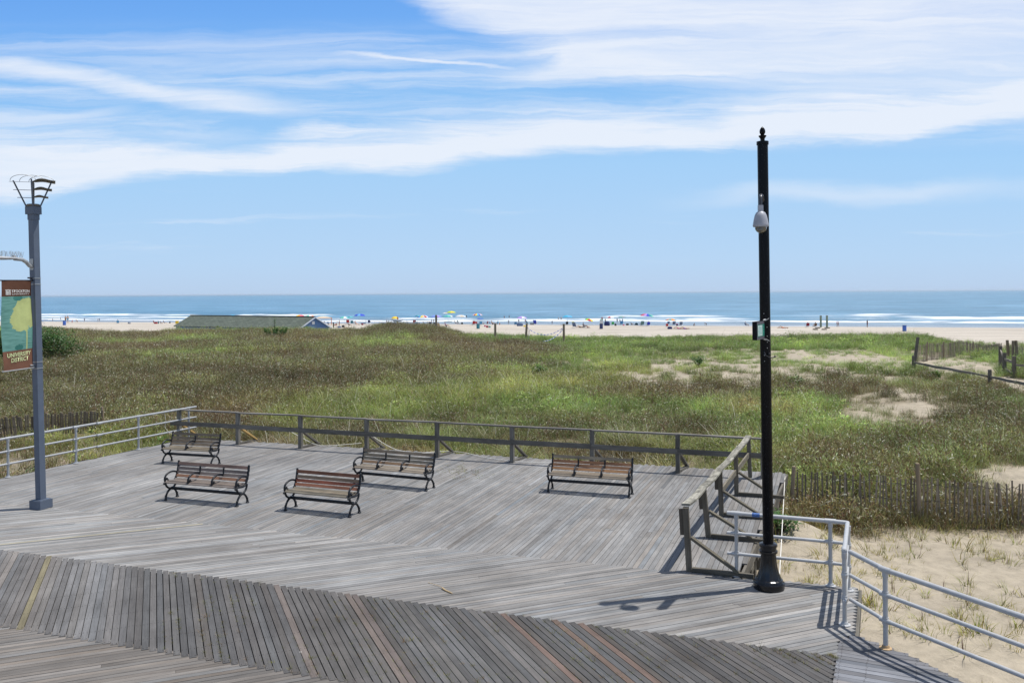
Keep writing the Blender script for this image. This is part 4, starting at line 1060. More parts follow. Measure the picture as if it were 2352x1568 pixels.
class TB:
    def __init__(s): s.v = []; s.f = []; s.c = []; s.st = []
    def blade(s, p, d, L, w, droop, col, straw=0.0, seg=3, lean=.3, tipw=.15):
        """p base, d azimuth; rises L and bends over along d"""
        a = Vector((math.cos(d), math.sin(d), 0)); q = Vector((-a.y, a.x, 0)); tw = random.uniform(-.9, .9)
        q = (q*math.cos(tw)+a*math.sin(tw)); b = len(s.v)
        for i in range(seg+1):
            t = i/seg; ww = w*(1-t*(1-tipw))/2
            c = Vector(p)+a*(L*(lean*t+droop*t*t))+Vector((0, 0, L*(t-.55*droop*t*t)))
            s.v += [c-q*ww, c+q*ww]
        for i in range(seg):
            k = b+2*i; s.f.append((k, k+1, k+3, k+2)); s.c.append(col); s.st.append(straw)
    def leaf(s, p, d, el_, L, w, col, straw=0.0):
        a = Vector((math.cos(d)*math.cos(el_), math.sin(d)*math.cos(el_), math.sin(el_))); q = Vector((-math.sin(d), math.cos(d), 0))
        q = (q+Vector((0, 0, random.uniform(-.7, .7)))).normalized(); b = len(s.v); p = Vector(p)
        s.v += [p, p+a*L*.5-q*w/2, p+a*L-Vector((0, 0, L*.15)), p+a*L*.5+q*w/2]
        s.f.append((b, b+1, b+2, b+3)); s.c.append(col); s.st.append(straw)
    def mesh(s, name, m):
        me = bpy.data.meshes.new(name); me.from_pydata([tuple(v) for v in s.v], [], s.f)
        a = me.attributes.new('tone', 'FLOAT_COLOR', 'FACE'); a.data.foreach_set('color', np.array([(c[0], c[1], c[2], 1) for c in s.c], dtype=np.float32).ravel())
        a = me.attributes.new('straw', 'FLOAT', 'FACE'); a.data.foreach_set('value', np.array(s.st, dtype=np.float32))
        me.materials.append(m); me.update(); return me
def g3(k, s_=.12): return (k*(1+random.gauss(0, s_)), k, k*(1+random.gauss(0, s_)))
U_ = random.uniform
PALE_ = [(.52, .50, .38), (.64, .62, .50), (.42, .36, .22), (.46, .48, .36)]  # pale seed heads and straw, plus leaf glints put into the colour
BROWN_ = [(.165, .088, .055), (.22, .125, .075), (.14, .085, .055), (.26, .18, .09)]
def weed(n=34, R=.34, H=.5, pale=.10, brown=.32):
    t = TB()
    for i in range(n):
        r = R*math.sqrt(random.random()); a = U_(0, 2*PI); p = (r*math.cos(a), r*math.sin(a), 0); h = H*U_(.5, 1.2); d = U_(0, 2*PI); ln_ = U_(.0, .30)
        bc = random.random() < brown
        c = random.choice(BROWN_) if bc else g3(U_(.55, 1.3)); st = 1.0 if bc else 0
        t.blade(p, d, h, .012, .12, c, st, 2, ln_)
        top = Vector(p)+Vector((math.cos(d), math.sin(d), 0))*h*ln_+Vector((0, 0, h))
        for k in range(random.randint(3, 6)):
            f = U_(.15, .95); q = Vector(p).lerp(top, f)
            x = random.random()
            if x < pale: cc = random.choice(PALE_); ss_ = 1.0
            elif bc and x < .75: cc = random.choice(BROWN_); ss_ = 1.0
            else: cc = g3(U_(.55, 1.5)); ss_ = 0
            t.leaf(q, U_(0, 2*PI), U_(.35, 1.35), U_(.07, .16), U_(.011, .020), cc, ss_)
        if random.random() < pale*1.3:
            for k in range(3): t.leaf(top+Vector((U_(-.02, .02), U_(-.02, .02), U_(-.03, .02))), U_(0, 2*PI), U_(0, 1.3), .045, .024, random.choice(PALE_), 1.0)
    return t
def grassy(n=60, R=.26, H=.55, w=.011, droop=.45, pale=.05, brown=.08):
    t = TB()
    for i in range(n):
        r = R*math.sqrt(random.random()); a = U_(0, 2*PI); p = (r*math.cos(a), r*math.sin(a), 0)
        x = random.random(); c = random.choice(PALE_) if x < pale else random.choice(BROWN_) if x < pale+brown else g3(U_(.6, 1.4))
        t.blade(p, a+U_(-1, 1), H*U_(.45, 1.15), w*U_(.7, 1.3), droop*U_(.3, 1.3), c, 1.0 if x < pale+brown else 0, 3, U_(.05, .4))
    return t
def leafy(n=30, R=.25, H=.35):
    t = TB()
    for i in range(n):
        r = R*math.sqrt(random.random()); a = U_(0, 2*PI); h = H*U_(.2, 1)
        p = (r*math.cos(a), r*math.sin(a), h)
        for k in range(4): t.leaf(p, U_(0, 2*PI), U_(-.4, .8), U_(.06, .12), U_(.03, .05), g3(U_(.6, 1.35)))
    return t
kinds = []
for i in range(4): kinds.append(weed(36, .36, .44, .055, .40))          # 0-3 brownish weeds
for i in range(3): kinds.append(weed(34, .34, .40, .045, .14))          # 4-6 greener weeds
for i in range(3): kinds.append(grassy(64, .30, .50, .011, .5))        # 7-9 soft grass
for i in range(2): kinds.append(grassy(46, .20, .85, .014, .75, .04, .06))  # 10-11 tall arching grass
for i in range(2): kinds.append(leafy())                               # 12-13 low leafy green
for i in range(2): kinds.append(grassy(14, .09, .24, .010, .5, .05, .10))  # 14-15 thin tuft on sand
for i, t in enumerate(kinds):
    o = bpy.data.objects.new('plant_kind_%02d' % i, t.mesh('plant_kind', M_VEG)); tufts.objects.link(o)
ng = bpy.data.node_groups.new('plant_scatter', 'GeometryNodeTree')
ng.interface.new_socket('Geometry', in_out='INPUT', socket_type='NodeSocketGeometry'); ng.interface.new_socket('Geometry', in_out='OUTPUT', socket_type='NodeSocketGeometry')
gi = ng.nodes.new('NodeGroupInput'); go = ng.nodes.new('NodeGroupOutput'); ci = ng.nodes.new('GeometryNodeCollectionInfo'); ip = ng.nodes.new('GeometryNodeInstanceOnPoints')
ci.inputs['Collection'].default_value = tufts; ci.inputs['Separate Children'].default_value = True; ci.inputs['Reset Children'].default_value = True
def named(n, ty):
    q = ng.nodes.new('GeometryNodeInputNamedAttribute'); q.data_type = ty; q.inputs['Name'].default_value = n
    return [s_ for s_ in q.outputs if s_.enabled and s_.name == 'Attribute'][0]
L_ = ng.links.new
L_(gi.outputs[0], ip.inputs['Points']); L_(ci.outputs[0], ip.inputs['Instance']); ip.inputs['Pick Instance'].default_value = True
L_(named('kind_id', 'INT'), ip.inputs['Instance Index']); L_(named('turn', 'FLOAT_VECTOR'), ip.inputs['Rotation']); L_(named('size', 'FLOAT_VECTOR'), ip.inputs['Scale'])
L_(ip.outputs[0], go.inputs[0])
def scatter(name, P, kind_id, size, tint, lean=.12):
    n = len(P); me = bpy.data.meshes.new(name); me.vertices.add(n); me.vertices.foreach_set('co', np.asarray(P, np.float32).ravel())
    a = me.attributes.new('kind_id', 'INT', 'POINT'); a.data.foreach_set('value', np.asarray(kind_id, np.int32))
    rot = np.stack([RNG.normal(0, lean, n), RNG.normal(0, lean, n), RNG.uniform(0, 2*PI, n)], -1).astype(np.float32)
    a = me.attributes.new('turn', 'FLOAT_VECTOR', 'POINT'); a.data.foreach_set('vector', rot.ravel())
    a = me.attributes.new('size', 'FLOAT_VECTOR', 'POINT'); a.data.foreach_set('vector', np.asarray(size, np.float32).ravel())
    a = me.attributes.new('tint', 'FLOAT_COLOR', 'POINT'); a.data.foreach_set('color', np.concatenate([tint, np.ones((n, 1))], 1).astype(np.float32).ravel())
    o = bpy.data.objects.new(name, me); COL.objects.link(o)
    md = o.modifiers.new('plants', 'NODES'); md.node_group = ng
    return tag(o, kind='stuff')
# candidates, denser near the camera
def cand():
    out = []
    for y0, y1, dens in ((19, 34, 10.5), (34, 46, 8.0), (46, 62, 6.2), (62, 82, 4.8), (82, 125, 4.0)):
        xw = lambda y: (-.66*y-3, .66*y+3)
        lo, hi = xw(y1); n = int((hi-lo)*(y1-y0)*dens)
        x = RNG.uniform(lo, hi, n); y = RNG.uniform(y0, y1, n)
        k = (x > -.66*y-3) & (x < .66*y+3); out.append(np.stack([x[k], y[k]], -1))
    return np.concatenate(out)
C_ = cand(); x, y = C_[:, 0], C_[:, 1]
px, py, sand, fr, fl = patches(x, y)
cy = 100-.16*x; dd = polydist(x, y, DECKPOLY); ins = inpoly(x, y, DECKPOLY)
big = fbm(x/12, y/12, 51, 3); mid = fbm(x/3.2, y/3.2, 52, 3); r = RNG.uniform(0, 1, len(x))
# how green the place is: brown on the left-hand dune and on the near right, green on the right and in the hollow
hollow = np.exp(-((py-(952-.100*(px-620)))/34)**2)*sst(520, 700, px)*sst(1750, 1350, px)
rightg = sst(1180, 1420, px)*sst(905, 850, py)
crestg = sst(800, 772, py)*sst(980, 1150, px)
crestl = .45*sst(785, 765, py)*sst(380, 520, px)*sst(1000, 700, px)
backr = sst(962, 990, py)*sst(430, 500, px)*sst(1760, 1600, px)
leftr = sst(955, 985, py)*sst(460, 380, px)
lowr = sst(900, 930, py)*sst(1000, 1200, px)*(1-backr)
green = np.clip(.06+hollow*.95+rightg*.95+crestg*.9+crestl+.40*backr+.45*leftr+.34*lowr+(big-.5)*1.5+(mid-.5)*1.1, 0, 1)
yel = np.clip(hollow*.8+.5*leftr+.25*backr+.25*rightg+(mid-.5)*.8, 0, 1)
redu = np.clip(backr*(vn(x/1.7, y/1.7, 61)-.35)*1.3+1.1*lowr*(vn(x/2.5, y/2.5, 62)-.55)+(1-green)*(vn(x/6, y/6, 63)-.55)*1.0, 0, 1)
keep = ~ins & (dd > .10) & (r > sand*.92) & (r > fr*.992+.0) & (r > fl*.9) & (y < cy+8+3*vn(x/2, y/2, 70))
keep &= ~((y > cy+2) & (r < .45))
kln = np.abs(x-np.interp(y, [56, 60, 77, 92], [(2105-CX)/F*56, (2128-CX)/F*60, (2236-CX)/F*77, (2292-CX)/F*92]))
keep &= ~((y > 55) & (y < 93) & (kln < 1.6) & (r < .75))
keep &= ~((px < 245) & (y < 33.6) & (y > 29) & (r < np.where(y > 32.2, .86, .55)))
br_ = np.array([.20, .205, .080]); gr_ = np.array([.170, .275, .062]); ye_ = np.array([.32, .295, .088]); rd_ = np.array([.27, .155, .09])
tint = br_*(1-green)[:, None]+gr_*green[:, None]
tint = tint*(1-yel*.75)[:, None]+ye_*(yel*.75)[:, None]
tint = tint*(1-redu)[:, None]+rd_*redu[:, None]
fine = fbm(x/1.3, y/1.8, 53, 3)
tint = tint*np.exp(RNG.normal(0, .14, len(x))+1.3*(mid-.5)+1.0*(big-.5)+.9*(fine-.5)+.06+.14*hollow+.16*lowr*(1-fr)+.06*rightg)[:, None]
u = RNG.uniform(0, 1, len(x))
kd = np.where(green < .42, np.where(u < .60, (u*997).astype(int) % 4, np.where(u < .80, 4+(u*997).astype(int) % 3, 7+(u*997).astype(int) % 3)), np.where(u < .36, 4+(u*997).astype(int) % 3, np.where(u < .88, 7+(u*997).astype(int) % 3, 12+(u*997).astype(int) % 2)))
tallz = (backr > .5) & (vn(x/1.1, y/1.1, 81) > .60) & (u > .35)
kd = np.where(tallz | ((hollow > .5) & (u > .9)) | ((u > .985)), 10+(u*997).astype(int) % 2, kd)
sz = (.60+.40*mid+.55*fine)*np.exp(RNG.normal(0, .16, len(x)))*np.where(y > 46, 1.12, 1.0)*np.where(y > 82, 1.1, 1.0)
sz = np.where(backr > .5, sz*np.where(tallz, .95, .72), sz)*np.where((y > cy) & (kd < 10), .85, 1)
sz = sz*np.where(sand+fr > .25, .62, 1.0)
fen = np.exp(-((y-21.9)/1.0)**2)*sst(6, 8, x)
tint = tint*(1-.45*fen)[:, None]+np.array([.25, .16, .08])*(.45*fen)[:, None]
sz = sz*(1+.08*fen)
kd = np.where((sand > .3), 7+(u*997).astype(int) % 3, kd)
kd = np.where((fen > .4) & (kd > 3) & (u < .45), (u*997).astype(int) % 4, kd)
k = keep
zg = ground(x[k], y[k])-.02
hh = np.where(kd[k] >= 10, 1.0, 1.0)
scatter('dune_plants', np.stack([x[k], y[k], zg], -1), kd[k], np.stack([sz[k], sz[k], sz[k]*hh], -1), tint[k])
# tufts on the bare sand beside the boardwalk
n = 2000
x = np.concatenate([RNG.uniform(5, 17, n), RNG.uniform(-24, -11, 500)]); y = np.concatenate([RNG.uniform(9.5, 22, n), RNG.uniform(21, 32, 500)])
cl_ = fbm(x/1.5, y/1.5, 91, 3); r = RNG.uniform(0, 1, len(x)); ins = inpoly(x, y, DECKPOLY); dd = polydist(x, y, DECKPOLY)
k = ~ins & (dd > .12) & (cl_+.25*np.exp(-dd/1.0)+.25*sst(19.5, 21.5, y) > .33+.25*r)
tint = (np.array([.30, .34, .07])*(1-r[:, None])+np.array([.36, .32, .09])*r[:, None])*np.exp(RNG.normal(0, .2, len(x)))[:, None]
s_ = np.exp(RNG.normal(0, .36, len(x)))*.85
scatter('sand_tufts', np.stack([x[k], y[k], ground(x[k], y[k])-.01], -1), 14+(r[k] > .5).astype(int), np.stack([s_[k]]*3, -1), tint[k], .2)
# moss and seedlings in the gaps of the dark boards, and weeds by the middle bench
pts = []; d2 = Vector((math.cos(A_DRK), math.sin(A_DRK))); n2 = Vector((-d2.y, d2.x)); osn = [Vector(q).dot(n2) for q in POLY_DRK]
o = min(osn)
while o < max(osn):
    h_ = hits(POLY_DRK, n2*o, d2)
    if len(h_) == 2:
        q0 = n2*o+d2*h_[0]
        if q0.x > -7.5 and random.random() < .62:
            for j in range(random.randint(6, 34)):
                q = n2*o+d2*random.uniform(*h_)
                if vn(q.x/1.2, q.y/1.2, 44) > .42: pts.append((q.x+random.gauss(0, .006), q.y+random.gauss(0, .006), .0))
    o += .103
for j in range(70):
    q = G(random.gauss(1040, 45), random.gauss(1082, 8), 0); pts.append((q.x, q.y, -.005))
pts = np.array(pts); n = len(pts); s_ = np.exp(RNG.normal(0, .35, n))
far = pts[:, 1] > 18
tint = np.array([.17, .18, .04])*np.exp(RNG.normal(0, .3, n))[:, None]; tint = np.where((RNG.uniform(0, 1, n) < .25)[:, None], np.array([.22, .14, .05]), tint)
scatter('deck_moss', pts, RNG.integers(14, 16, n), np.stack([s_*np.where(far, .45, .20), s_*np.where(far, .45, .20), s_*np.where(far, .22, .16)], -1), tint, .3)

# shrubs that stand out
M_BUSH = leaf_mat('bush_leaf', False, (.05, .115, .022), .45); M_PINE = leaf_mat('pine_needle', False, (.085, .18, .045), .5); M_LIME = leaf_mat('lush_leaf', False, (.115, .21, .035), .45); M_BARK = paint('bark', (.09, .065, .045), .9, 0, .3, 20, .2)
def bush(lbl, c, rx, ry, h, mtl, n=1500, leaf=(.10, .05), lumps=9, cat='shrub'):
    root = thing('shrub', lbl, cat, c)
    t = TB(); L = [(U_(-.65, .65)*rx, U_(-.65, .65)*ry, U_(.3, .72)*h, U_(.32, .55)) for i in range(lumps)]
    for i in range(n):
        lx, ly, lz, lr = random.choice(L); v = Vector((random.gauss(0, 1), random.gauss(0, 1), random.gauss(0, 1))).normalized()*(U_(.25, 1)**.5)
        p = (lx+v.x*rx*lr, ly+v.y*ry*lr, max(.02, lz+v.z*h*lr*.62)); k = U_(.55, 1.4)
        t.leaf(p, U_(0, 2*PI), U_(-.5, 1.0), leaf[0]*U_(.7, 1.4), leaf[1]*U_(.7, 1.3), g3(k))
    o = bpy.data.objects.new('foliage', t.mesh('foliage', mtl)); COL.objects.link(o); o.parent = root
    mb = MB()
    for lx, ly, lz, lr in L: mb.tube([(lx*.15, ly*.15, -.1), (lx*.5, ly*.5, lz*.5), (lx, ly, lz)], [.035, .022, .010], 6)
    mb.build('stem', M_BARK, root); return root
def at_dune(px_, Y):
    d = ray(px_, HZ); xx = d.x*Y; return Vector((xx, Y, gz(xx, Y)-.03))
bush('large dark green bush behind the banner and grey lamp post', at_dune(42, 58), 4.5, 2.3, 2.75, M_BUSH, 15000, (.15, .085), 26)
bush('bright green leafy plant standing in the middle of the dune grass', at_dune(1238, 50), .50, .45, .95, M_LIME, 420, (.16, .08))
bush('bright green plant on the sandy dune just right of the black pole', at_dune(1828, 44), .42, .4, .8, M_LIME, 330, (.16, .07))
bush('lime green plant with broad leaves beside the split-rail fence', at_dune(2142, 47.5), .38, .35, .6, M_LIME, 260, (.18, .09))
bush('dark leafy plant on the sand patch left of the black pole', at_dune(1602, 57), .5, .4, .85, M_PINE, 300, (.18, .07))
bush('yellow-green weed clump below the split-rail fence on the right', at_dune(2310, 40.2), .45, .4, .45, M_LIME, 320, (.12, .07))
bush('pale green weed beside the white rope near the ramp edge', Vector((6.1, 19.9, gz(6.1, 19.9))), .55, .5, .55, M_PINE, 260, (.16, .04))
bush('low dark green creeper at the left end of the rear railing', Vector((G(405, 1010).x-.2, G(405, 1010).y+.6, -.75)), .9, .8, .85, M_LIME, 900, (.11, .07))
# pine seedling near the crest
c = at_dune(630, 88); root = thing('pine_sapling', 'young pine sapling with upright shoots on the dune in front of the blue building', 'tree', c)
t = TB(); mb = MB()
mb.tube([(0, 0, -.1), (0, 0, 1.9)], [.05, .012], 6)
sh = [((0, 0, .5), (0, 0, 1), 1.75)]
for i in range(15):
    a = U_(0, 2*PI); r0 = U_(.25, 1.25); sh.append(((math.cos(a)*r0, math.sin(a)*r0, U_(.3, .75)), (math.cos(a)*.35, math.sin(a)*.35, 1), U_(.55, 1.1)*(1.25-r0*.5)))
for b, d, L in sh:
    b = Vector(b); d = Vector(d).normalized()
    mb.tube([(0, 0, .2), b, b+d*L], [.025, .018, .006], 5)
    for k in range(95):
        q = b+d*(L*U_(-.15, 1)); t.leaf(q, U_(0, 2*PI), U_(.2, 1.0), U_(.18, .30), .05, g3(U_(.7, 1.35)))
mb.build('trunk', M_BARK, root)
o = bpy.data.objects.new('needles', t.mesh('needles', M_PINE)); COL.objects.link(o); o.parent = root

# ------------------------------------------------------------------ sand fences
def sand_fence(lbl, pts, h, gap, posts, name='sand_fence', zf=None, lean=(0, 0), jit=.02, pw=.040, postdim=(.10, 1.5), sag=0.0):
    f = thing(name, lbl, 'fence'); mb = MB(); mw = [[], [], []]
    acc = 0
    for a, b in zip(pts[:-1], pts[1:]):
        L = (b-a).length; n = int(L/gap)
        dirv = (b-a).normalized(); nor = Vector((-dirv.y, dirv.x, 0))
        for i in range(n):
            q = a.lerp(b, i/n); q = q+nor*.03*math.sin(i*.4)
            z = zf(q.x, q.y) if zf else gz(q.x, q.y); hh_ = h+U_(-.05, .05)
            l0 = dirv*(lean[0]+random.gauss(0, jit))+nor*(lean[1]+random.gauss(0, jit))
            b0 = Vector((q.x, q.y, z-.12)); t0 = b0+l0*h+Vector((0, 0, hh_+.06))
            k = U_(.65, 1.5)
            mb.bar(b0, t0, pw, .014, up=nor, tone=(k*1.02, k, k*.96))
            for j, fz in enumerate((.18, .55, .88)): mw[j].append(b0.lerp(t0, fz)-nor*.012)
    mb.build('pickets', M_FENCE, f)
    for w in mw:
        m2 = MB(); m2.tube(w, .006, 5); m2.build('wire', paint('fence_wire', (.05, .045, .04), .7), f)
    for q, hp in posts:
        z = zf(q.x, q.y) if zf else gz(q.x, q.y); m2 = MB(); w = postdim[0]
        m2.tube([(q.x, q.y, z-.3), (q.x+U_(-.03, .03), q.y, z+hp*.5), (q.x+U_(-.05, .05), q.y, z+hp)], [w*.55, w*.52, w*.5], 9, tone=(1.25, 1.15, 1.0))
        m2.build('post', M_FENCE, f)
    return f
fz = lambda x, y: gz(x, y)
F0 = G(1822, 1183, -.75); F0 = Vector((G(1822, 1170, -.62).x, G(1822, 1170, -.62).y, 0))
F1 = Vector((G(2110, 1205, -.85).x, G(2110, 1205, -.85).y, 0)); F2 = F1+(F1-F0).normalized()*5.2+Vector((0, .2, 0))
sand_fence('weathered slat and wire sand fence in front of the sand mound at the right', [F0, F1, F2], 1.18, .102, [(F0, 1.30), (F1+Vector((0, -.05, 0)), 1.50)], jit=.03, pw=.038)
H0 = G(-80, 1010, -.45); H1 = G(235, 999, -.45)
sand_fence('old grey sand fence half buried behind the left pipe railing', [H0, G(60, 1008, -.45), H1],     .86, .085, [(H1, .96)], lean=(.05, -.30), jit=.03, pw=.062)
K = [at_dune(2105, 58), at_dune(2128, 60), at_dune(2172, 66), at_dune(2236, 77), at_dune(2300, 93)]
sand_fence('thin slat fence running back along the beach path behind the leaning post', K, 1.25, .125, [(at_dune(2128, 60), 1.35), (at_dune(2166, 65), 1.35), (at_dune(2234, 76.6), 1.35)])
K2 = [at_dune(2312, 60), at_dune(2352, 57), at_dune(2440, 52)]
sand_fence('slat fence with three thick posts at the far right edge', K2, 1.2, .15, [(at_dune(2314, 59.5), 1.55), (at_dune(2326, 59), 1.5), (at_dune(2334, 59), 1.5)], postdim=(.19, 1.5))
def split_rail(lbl, posts, rails, w=.15):
    f = thing('split_rail_fence', lbl, 'fence'); tops = []
    for q, h, l in posts:
        mb = MB(); z = gz(q.x, q.y)
        mb.bar((q.x, q.y, z-.3), (q.x+l[0], q.y+l[1], z+h), w, w*.9, up=(.3, 1, 0), tone=(.9, .85, .8), taper=.9); mb.build('post', M_RAIL, f)
    for a, b, fa, fb in rails:
        qa, ha, la = posts[a] if not isinstance(a, Vector) else (a, 1, (0, 0)); qb, hb, lb_ = posts[b] if not isinstance(b, Vector) else (b, 1, (0, 0))
        mb = MB(); A = Vector((qa.x, qa.y, gz(qa.x, qa.y)+ha*fa)); B = Vector((qb.x, qb.y, gz(qb.x, qb.y)+hb*fb)); P = [A.lerp(B, i/6)+Vector((0, 0, random.gauss(0, .012))) for i in range(7)]
        for i in range(6):
            kk = [.09, .12, .14, .14, .13, .12, .09]
            mb.bar(P[i], P[i+1]+(P[i+1]-P[i])*.01, .07, (kk[i]+kk[i+1])/2, tone=(1.35, 1.3, 1.25))
        mb.build('rail', M_RAIL, f)
    return f
q1 = at_dune(2097, 50.5); q2 = at_dune(2272, 43); q3 = at_dune(2410, 37.5)
split_rail('split-rail fence with a tall leaning end post on the near side of the beach path', [(q1, 1.0, (0, 0)), (q2, 1.05, (0, 0)), (q3, 1.0, (0, 0)), (q1+Vector((.02, .2, 0)), 2.05, (.40, .1))], [(0, 1, .62, .66), (1, 2, .66, .66)], .17)
q1 = at_dune(2297, 54); q2 = at_dune(2306, 50); q3 = at_dune(2328, 48); q4 = at_dune(2420, 46.5)
split_rail('short kinked split-rail fence on the far side of the beach path', [(q1, 1.35, (0, 0)), (q2, 1.25, (0, 0)), (q3, 1.2, (0, 0)), (q4, 1.2, (0, 0))], [(0, 1, .8, .7), (1, 2, .7, .72), (2, 3, .62, .62), (1, 2, .25, .15)], .20)
# lone posts near the crest and the flagged rope
def lone(lbl, px_, Y, h, r=.13, ln_=0):
    q = at_dune(px_, Y); mb = MB(); mb.tube([(q.x, q.y, q.z-.4), (q.x+ln_*.5, q.y, q.z+h*.5), (q.x+ln_, q.y, q.z+h)], [r, r*.96, r*.92], 12, tone=(1.6, 1.4, 1.15))
    o = tag(mb.build('wooden_post', M_RAIL), lbl, 'post', 'posts along the dune crest'); return q+Vector((ln_, 0, h))
lone('round post in the grass among chairs under the periwinkle umbrella', 1001.5, 97, 1.9)
lone('round post on the crest just right of the teal barrel', 1137, 95, 1.95)
ta = lone('slightly leaning post where the flagged rope begins', 1207, 95, 2.0, .13, .12)
tb = lone('tallest post on the crest, where the flagged rope ends', 1294.5, 95, 2.15)
mb = MB()
for i in range(2):
    a = at_dune(1212+i*1.5, 94.6); mb.tube([a, a+Vector((.1, 0, 1.3))], .02, 6)
tag(mb.build('stake', M_STEEL), 'thin metal stake beside the leaning post', 'stake')
blue = paint('pennant_blue', (.05, .13, .55), .6); wht = paint('pennant_white', (.75, .76, .8), .6)
def flag_rope(lbl, P):
    mb = MB()
    for i in range(len(P)-1): mb.tube([P[i], P[i+1]+(P[i+1]-P[i])*.0], .045, 6, mi=(i//2) % 2, flat=.8)
    tag(mb.build('flagged_rope', [blue, wht]), lbl, 'rope')
s0_ = ta-Vector((0, 0, .38)); s1_ = tb-Vector((0, 0, .40))
flag_rope('blue and white flagged rope sagging between the two crest posts', [s0_.lerp(s1_, i/44)-Vector((0, 0, .95*(1-(2*i/44-1)**2)*(1-.25*i/44))) for i in range(45)])
e_ = at_dune(1246, 94); e_.z += .15
flag_rope('blue and white flagged rope dropping from the tallest post to the sand', [(tb-Vector((0, 0, .5))).lerp(e_, i/30)-Vector((0, 0, .35*math.sin(PI*i/30))) for i in range(31)])

# ------------------------------------------------------------------ blue building
RA = Vector((-49.7, 133.7, 1.9)); RB = Vector((-27.56, 119.9, 1.9))
bd = (RB-RA); BL = bd.length; bd.normalize(); bnr = Vector((-bd.y, bd.x, 0))
bz = -2.3
hs_ = thing('blue_building', 'long blue clapboard beach building with a green shingled gable roof behind the dune', 'building', (RA.x, RA.y, 0), math.atan2(bd.y, bd.x))
HWd, RZ_, EZ = 3.0, 1.9, .40
m, nt, p = mat('roof_shingle'); uvn = nd(nt, 'ShaderNodeUVMap', uv_map='UVMap')
bk = nd(nt, 'ShaderNodeTexBrick', {'Vector': uvn.outputs[0], 'Color1': (.085, .105, .082, 1), 'Color2': (.118, .140, .110, 1), 'Mortar': (.045, .055, .045, 1), 'Scale': 1.0, 'Mortar Size': .03, 'Brick Width': .9, 'Row Height': .30})
no = nd(nt, 'ShaderNodeTexNoise', {'Vector': uvn.outputs[0], 'Scale': 1.3, 'Detail': 5.0})
nt.links.new(mix_n(nt, 1.0, bk.outputs[0], ramp_n(nt, no.outputs[0], [(.3, .8), (.7, 1.2)]), 'MULTIPLY'), p.inputs['Base Color']); p.inputs['Roughness'].default_value = .9
M_ROOF = m
M_CLAP = paint('blue_board', (.07, .16, .34), .6, 0, .12, 3); M_TRIM = paint('grey_trim', (.50, .55, .62), .6)
mb = MB()
for s_ in (-1, 1):
    b = len(mb.v); sl_ = math.hypot(HWd+.15, RZ_-EZ)
    y1 = s_*(HWd+.15); z1 = EZ-.06
    for (xx, yy, zz_) in ((-.2, 0, RZ_), (BL+.25, 0, RZ_), (BL+.25, y1, z1), (-.2, y1, z1), (-.2, 0, RZ_-.10), (BL+.25, 0, RZ_-.10), (BL+.25, y1, z1-.10), (-.2, y1, z1-.10)): mb.v.append(Vector((xx, yy, zz_)))
    mb.face((b, b+1, b+2, b+3), uv=[(0, 0), (BL, 0), (BL, sl_), (0, sl_)]); mb.face((b+4, b+7, b+6, b+5)); mb.face((b+3, b+2, b+6, b+7)); mb.face((b, b+3, b+7, b+4)); mb.face((b+1, b+5, b+6, b+2))
rf = mb.build('roof', M_ROOF, hs_)
mb = MB(); mb.bar((-.2, 0, RZ_+.02), (BL+.25, 0, RZ_+.02), .32, .05); mb.build('ridge_cap', paint('ridge_brown', (.09, .075, .065), .9), rf)
mb = MB(); W_ = HWd-.12
for (a, b_) in (((0, -W_), (BL, -W_)), ((BL, -W_), (BL, W_)), ((BL, W_), (0, W_)), ((0, W_), (0, -W_))):
    k = len(mb.v)
    for q, z in ((a, bz), (b_, bz), (b_, EZ+.02), (a, EZ+.02)): mb.v.append(Vector((q[0], q[1], z)))
    mb.face((k, k+1, k+2, k+3))
for xx in (0, BL):
    k = len(mb.v); mb.v += [Vector((xx, -W_, EZ+.02)), Vector((xx, W_, EZ+.02)), Vector((xx, 0, RZ_-.08))]; mb.face((k, k+1, k+2))
for i in range(18):
    yy = -W_+.16+i*(2*W_-.3)/17; zt = EZ+.02+(RZ_-EZ-.16)*(1-abs(yy)/W_)
    mb.bar((BL+.012, yy, .22), (BL+.012, yy, zt), .05, .024, up=(1, 0, 0))
mb.bar((BL+.02, -W_, .12), (BL+.02, W_, .12), .04, .10)
mb.build('wall', M_CLAP, hs_)
mb = MB()
for s_ in (-1, 1): mb.bar((BL+.27, s_*.02, RZ_-.10), (BL+.27, s_*(HWd+.15), EZ-.16), .035, .16, up=(0, 0, 1))
mb.build('rake_board', M_TRIM, hs_)
mb = MB(); mb.box((BL+.04, -.18, 1.05), (.05, .48, .42)); lv = mb.build('vent', M_WHITE, hs_)
mb = MB()
for i in range(4): mb.box((BL+.075, -.18, .92+i*.09), (.02, .36, .02))
mb.build('louvre', M_TRIM, lv)
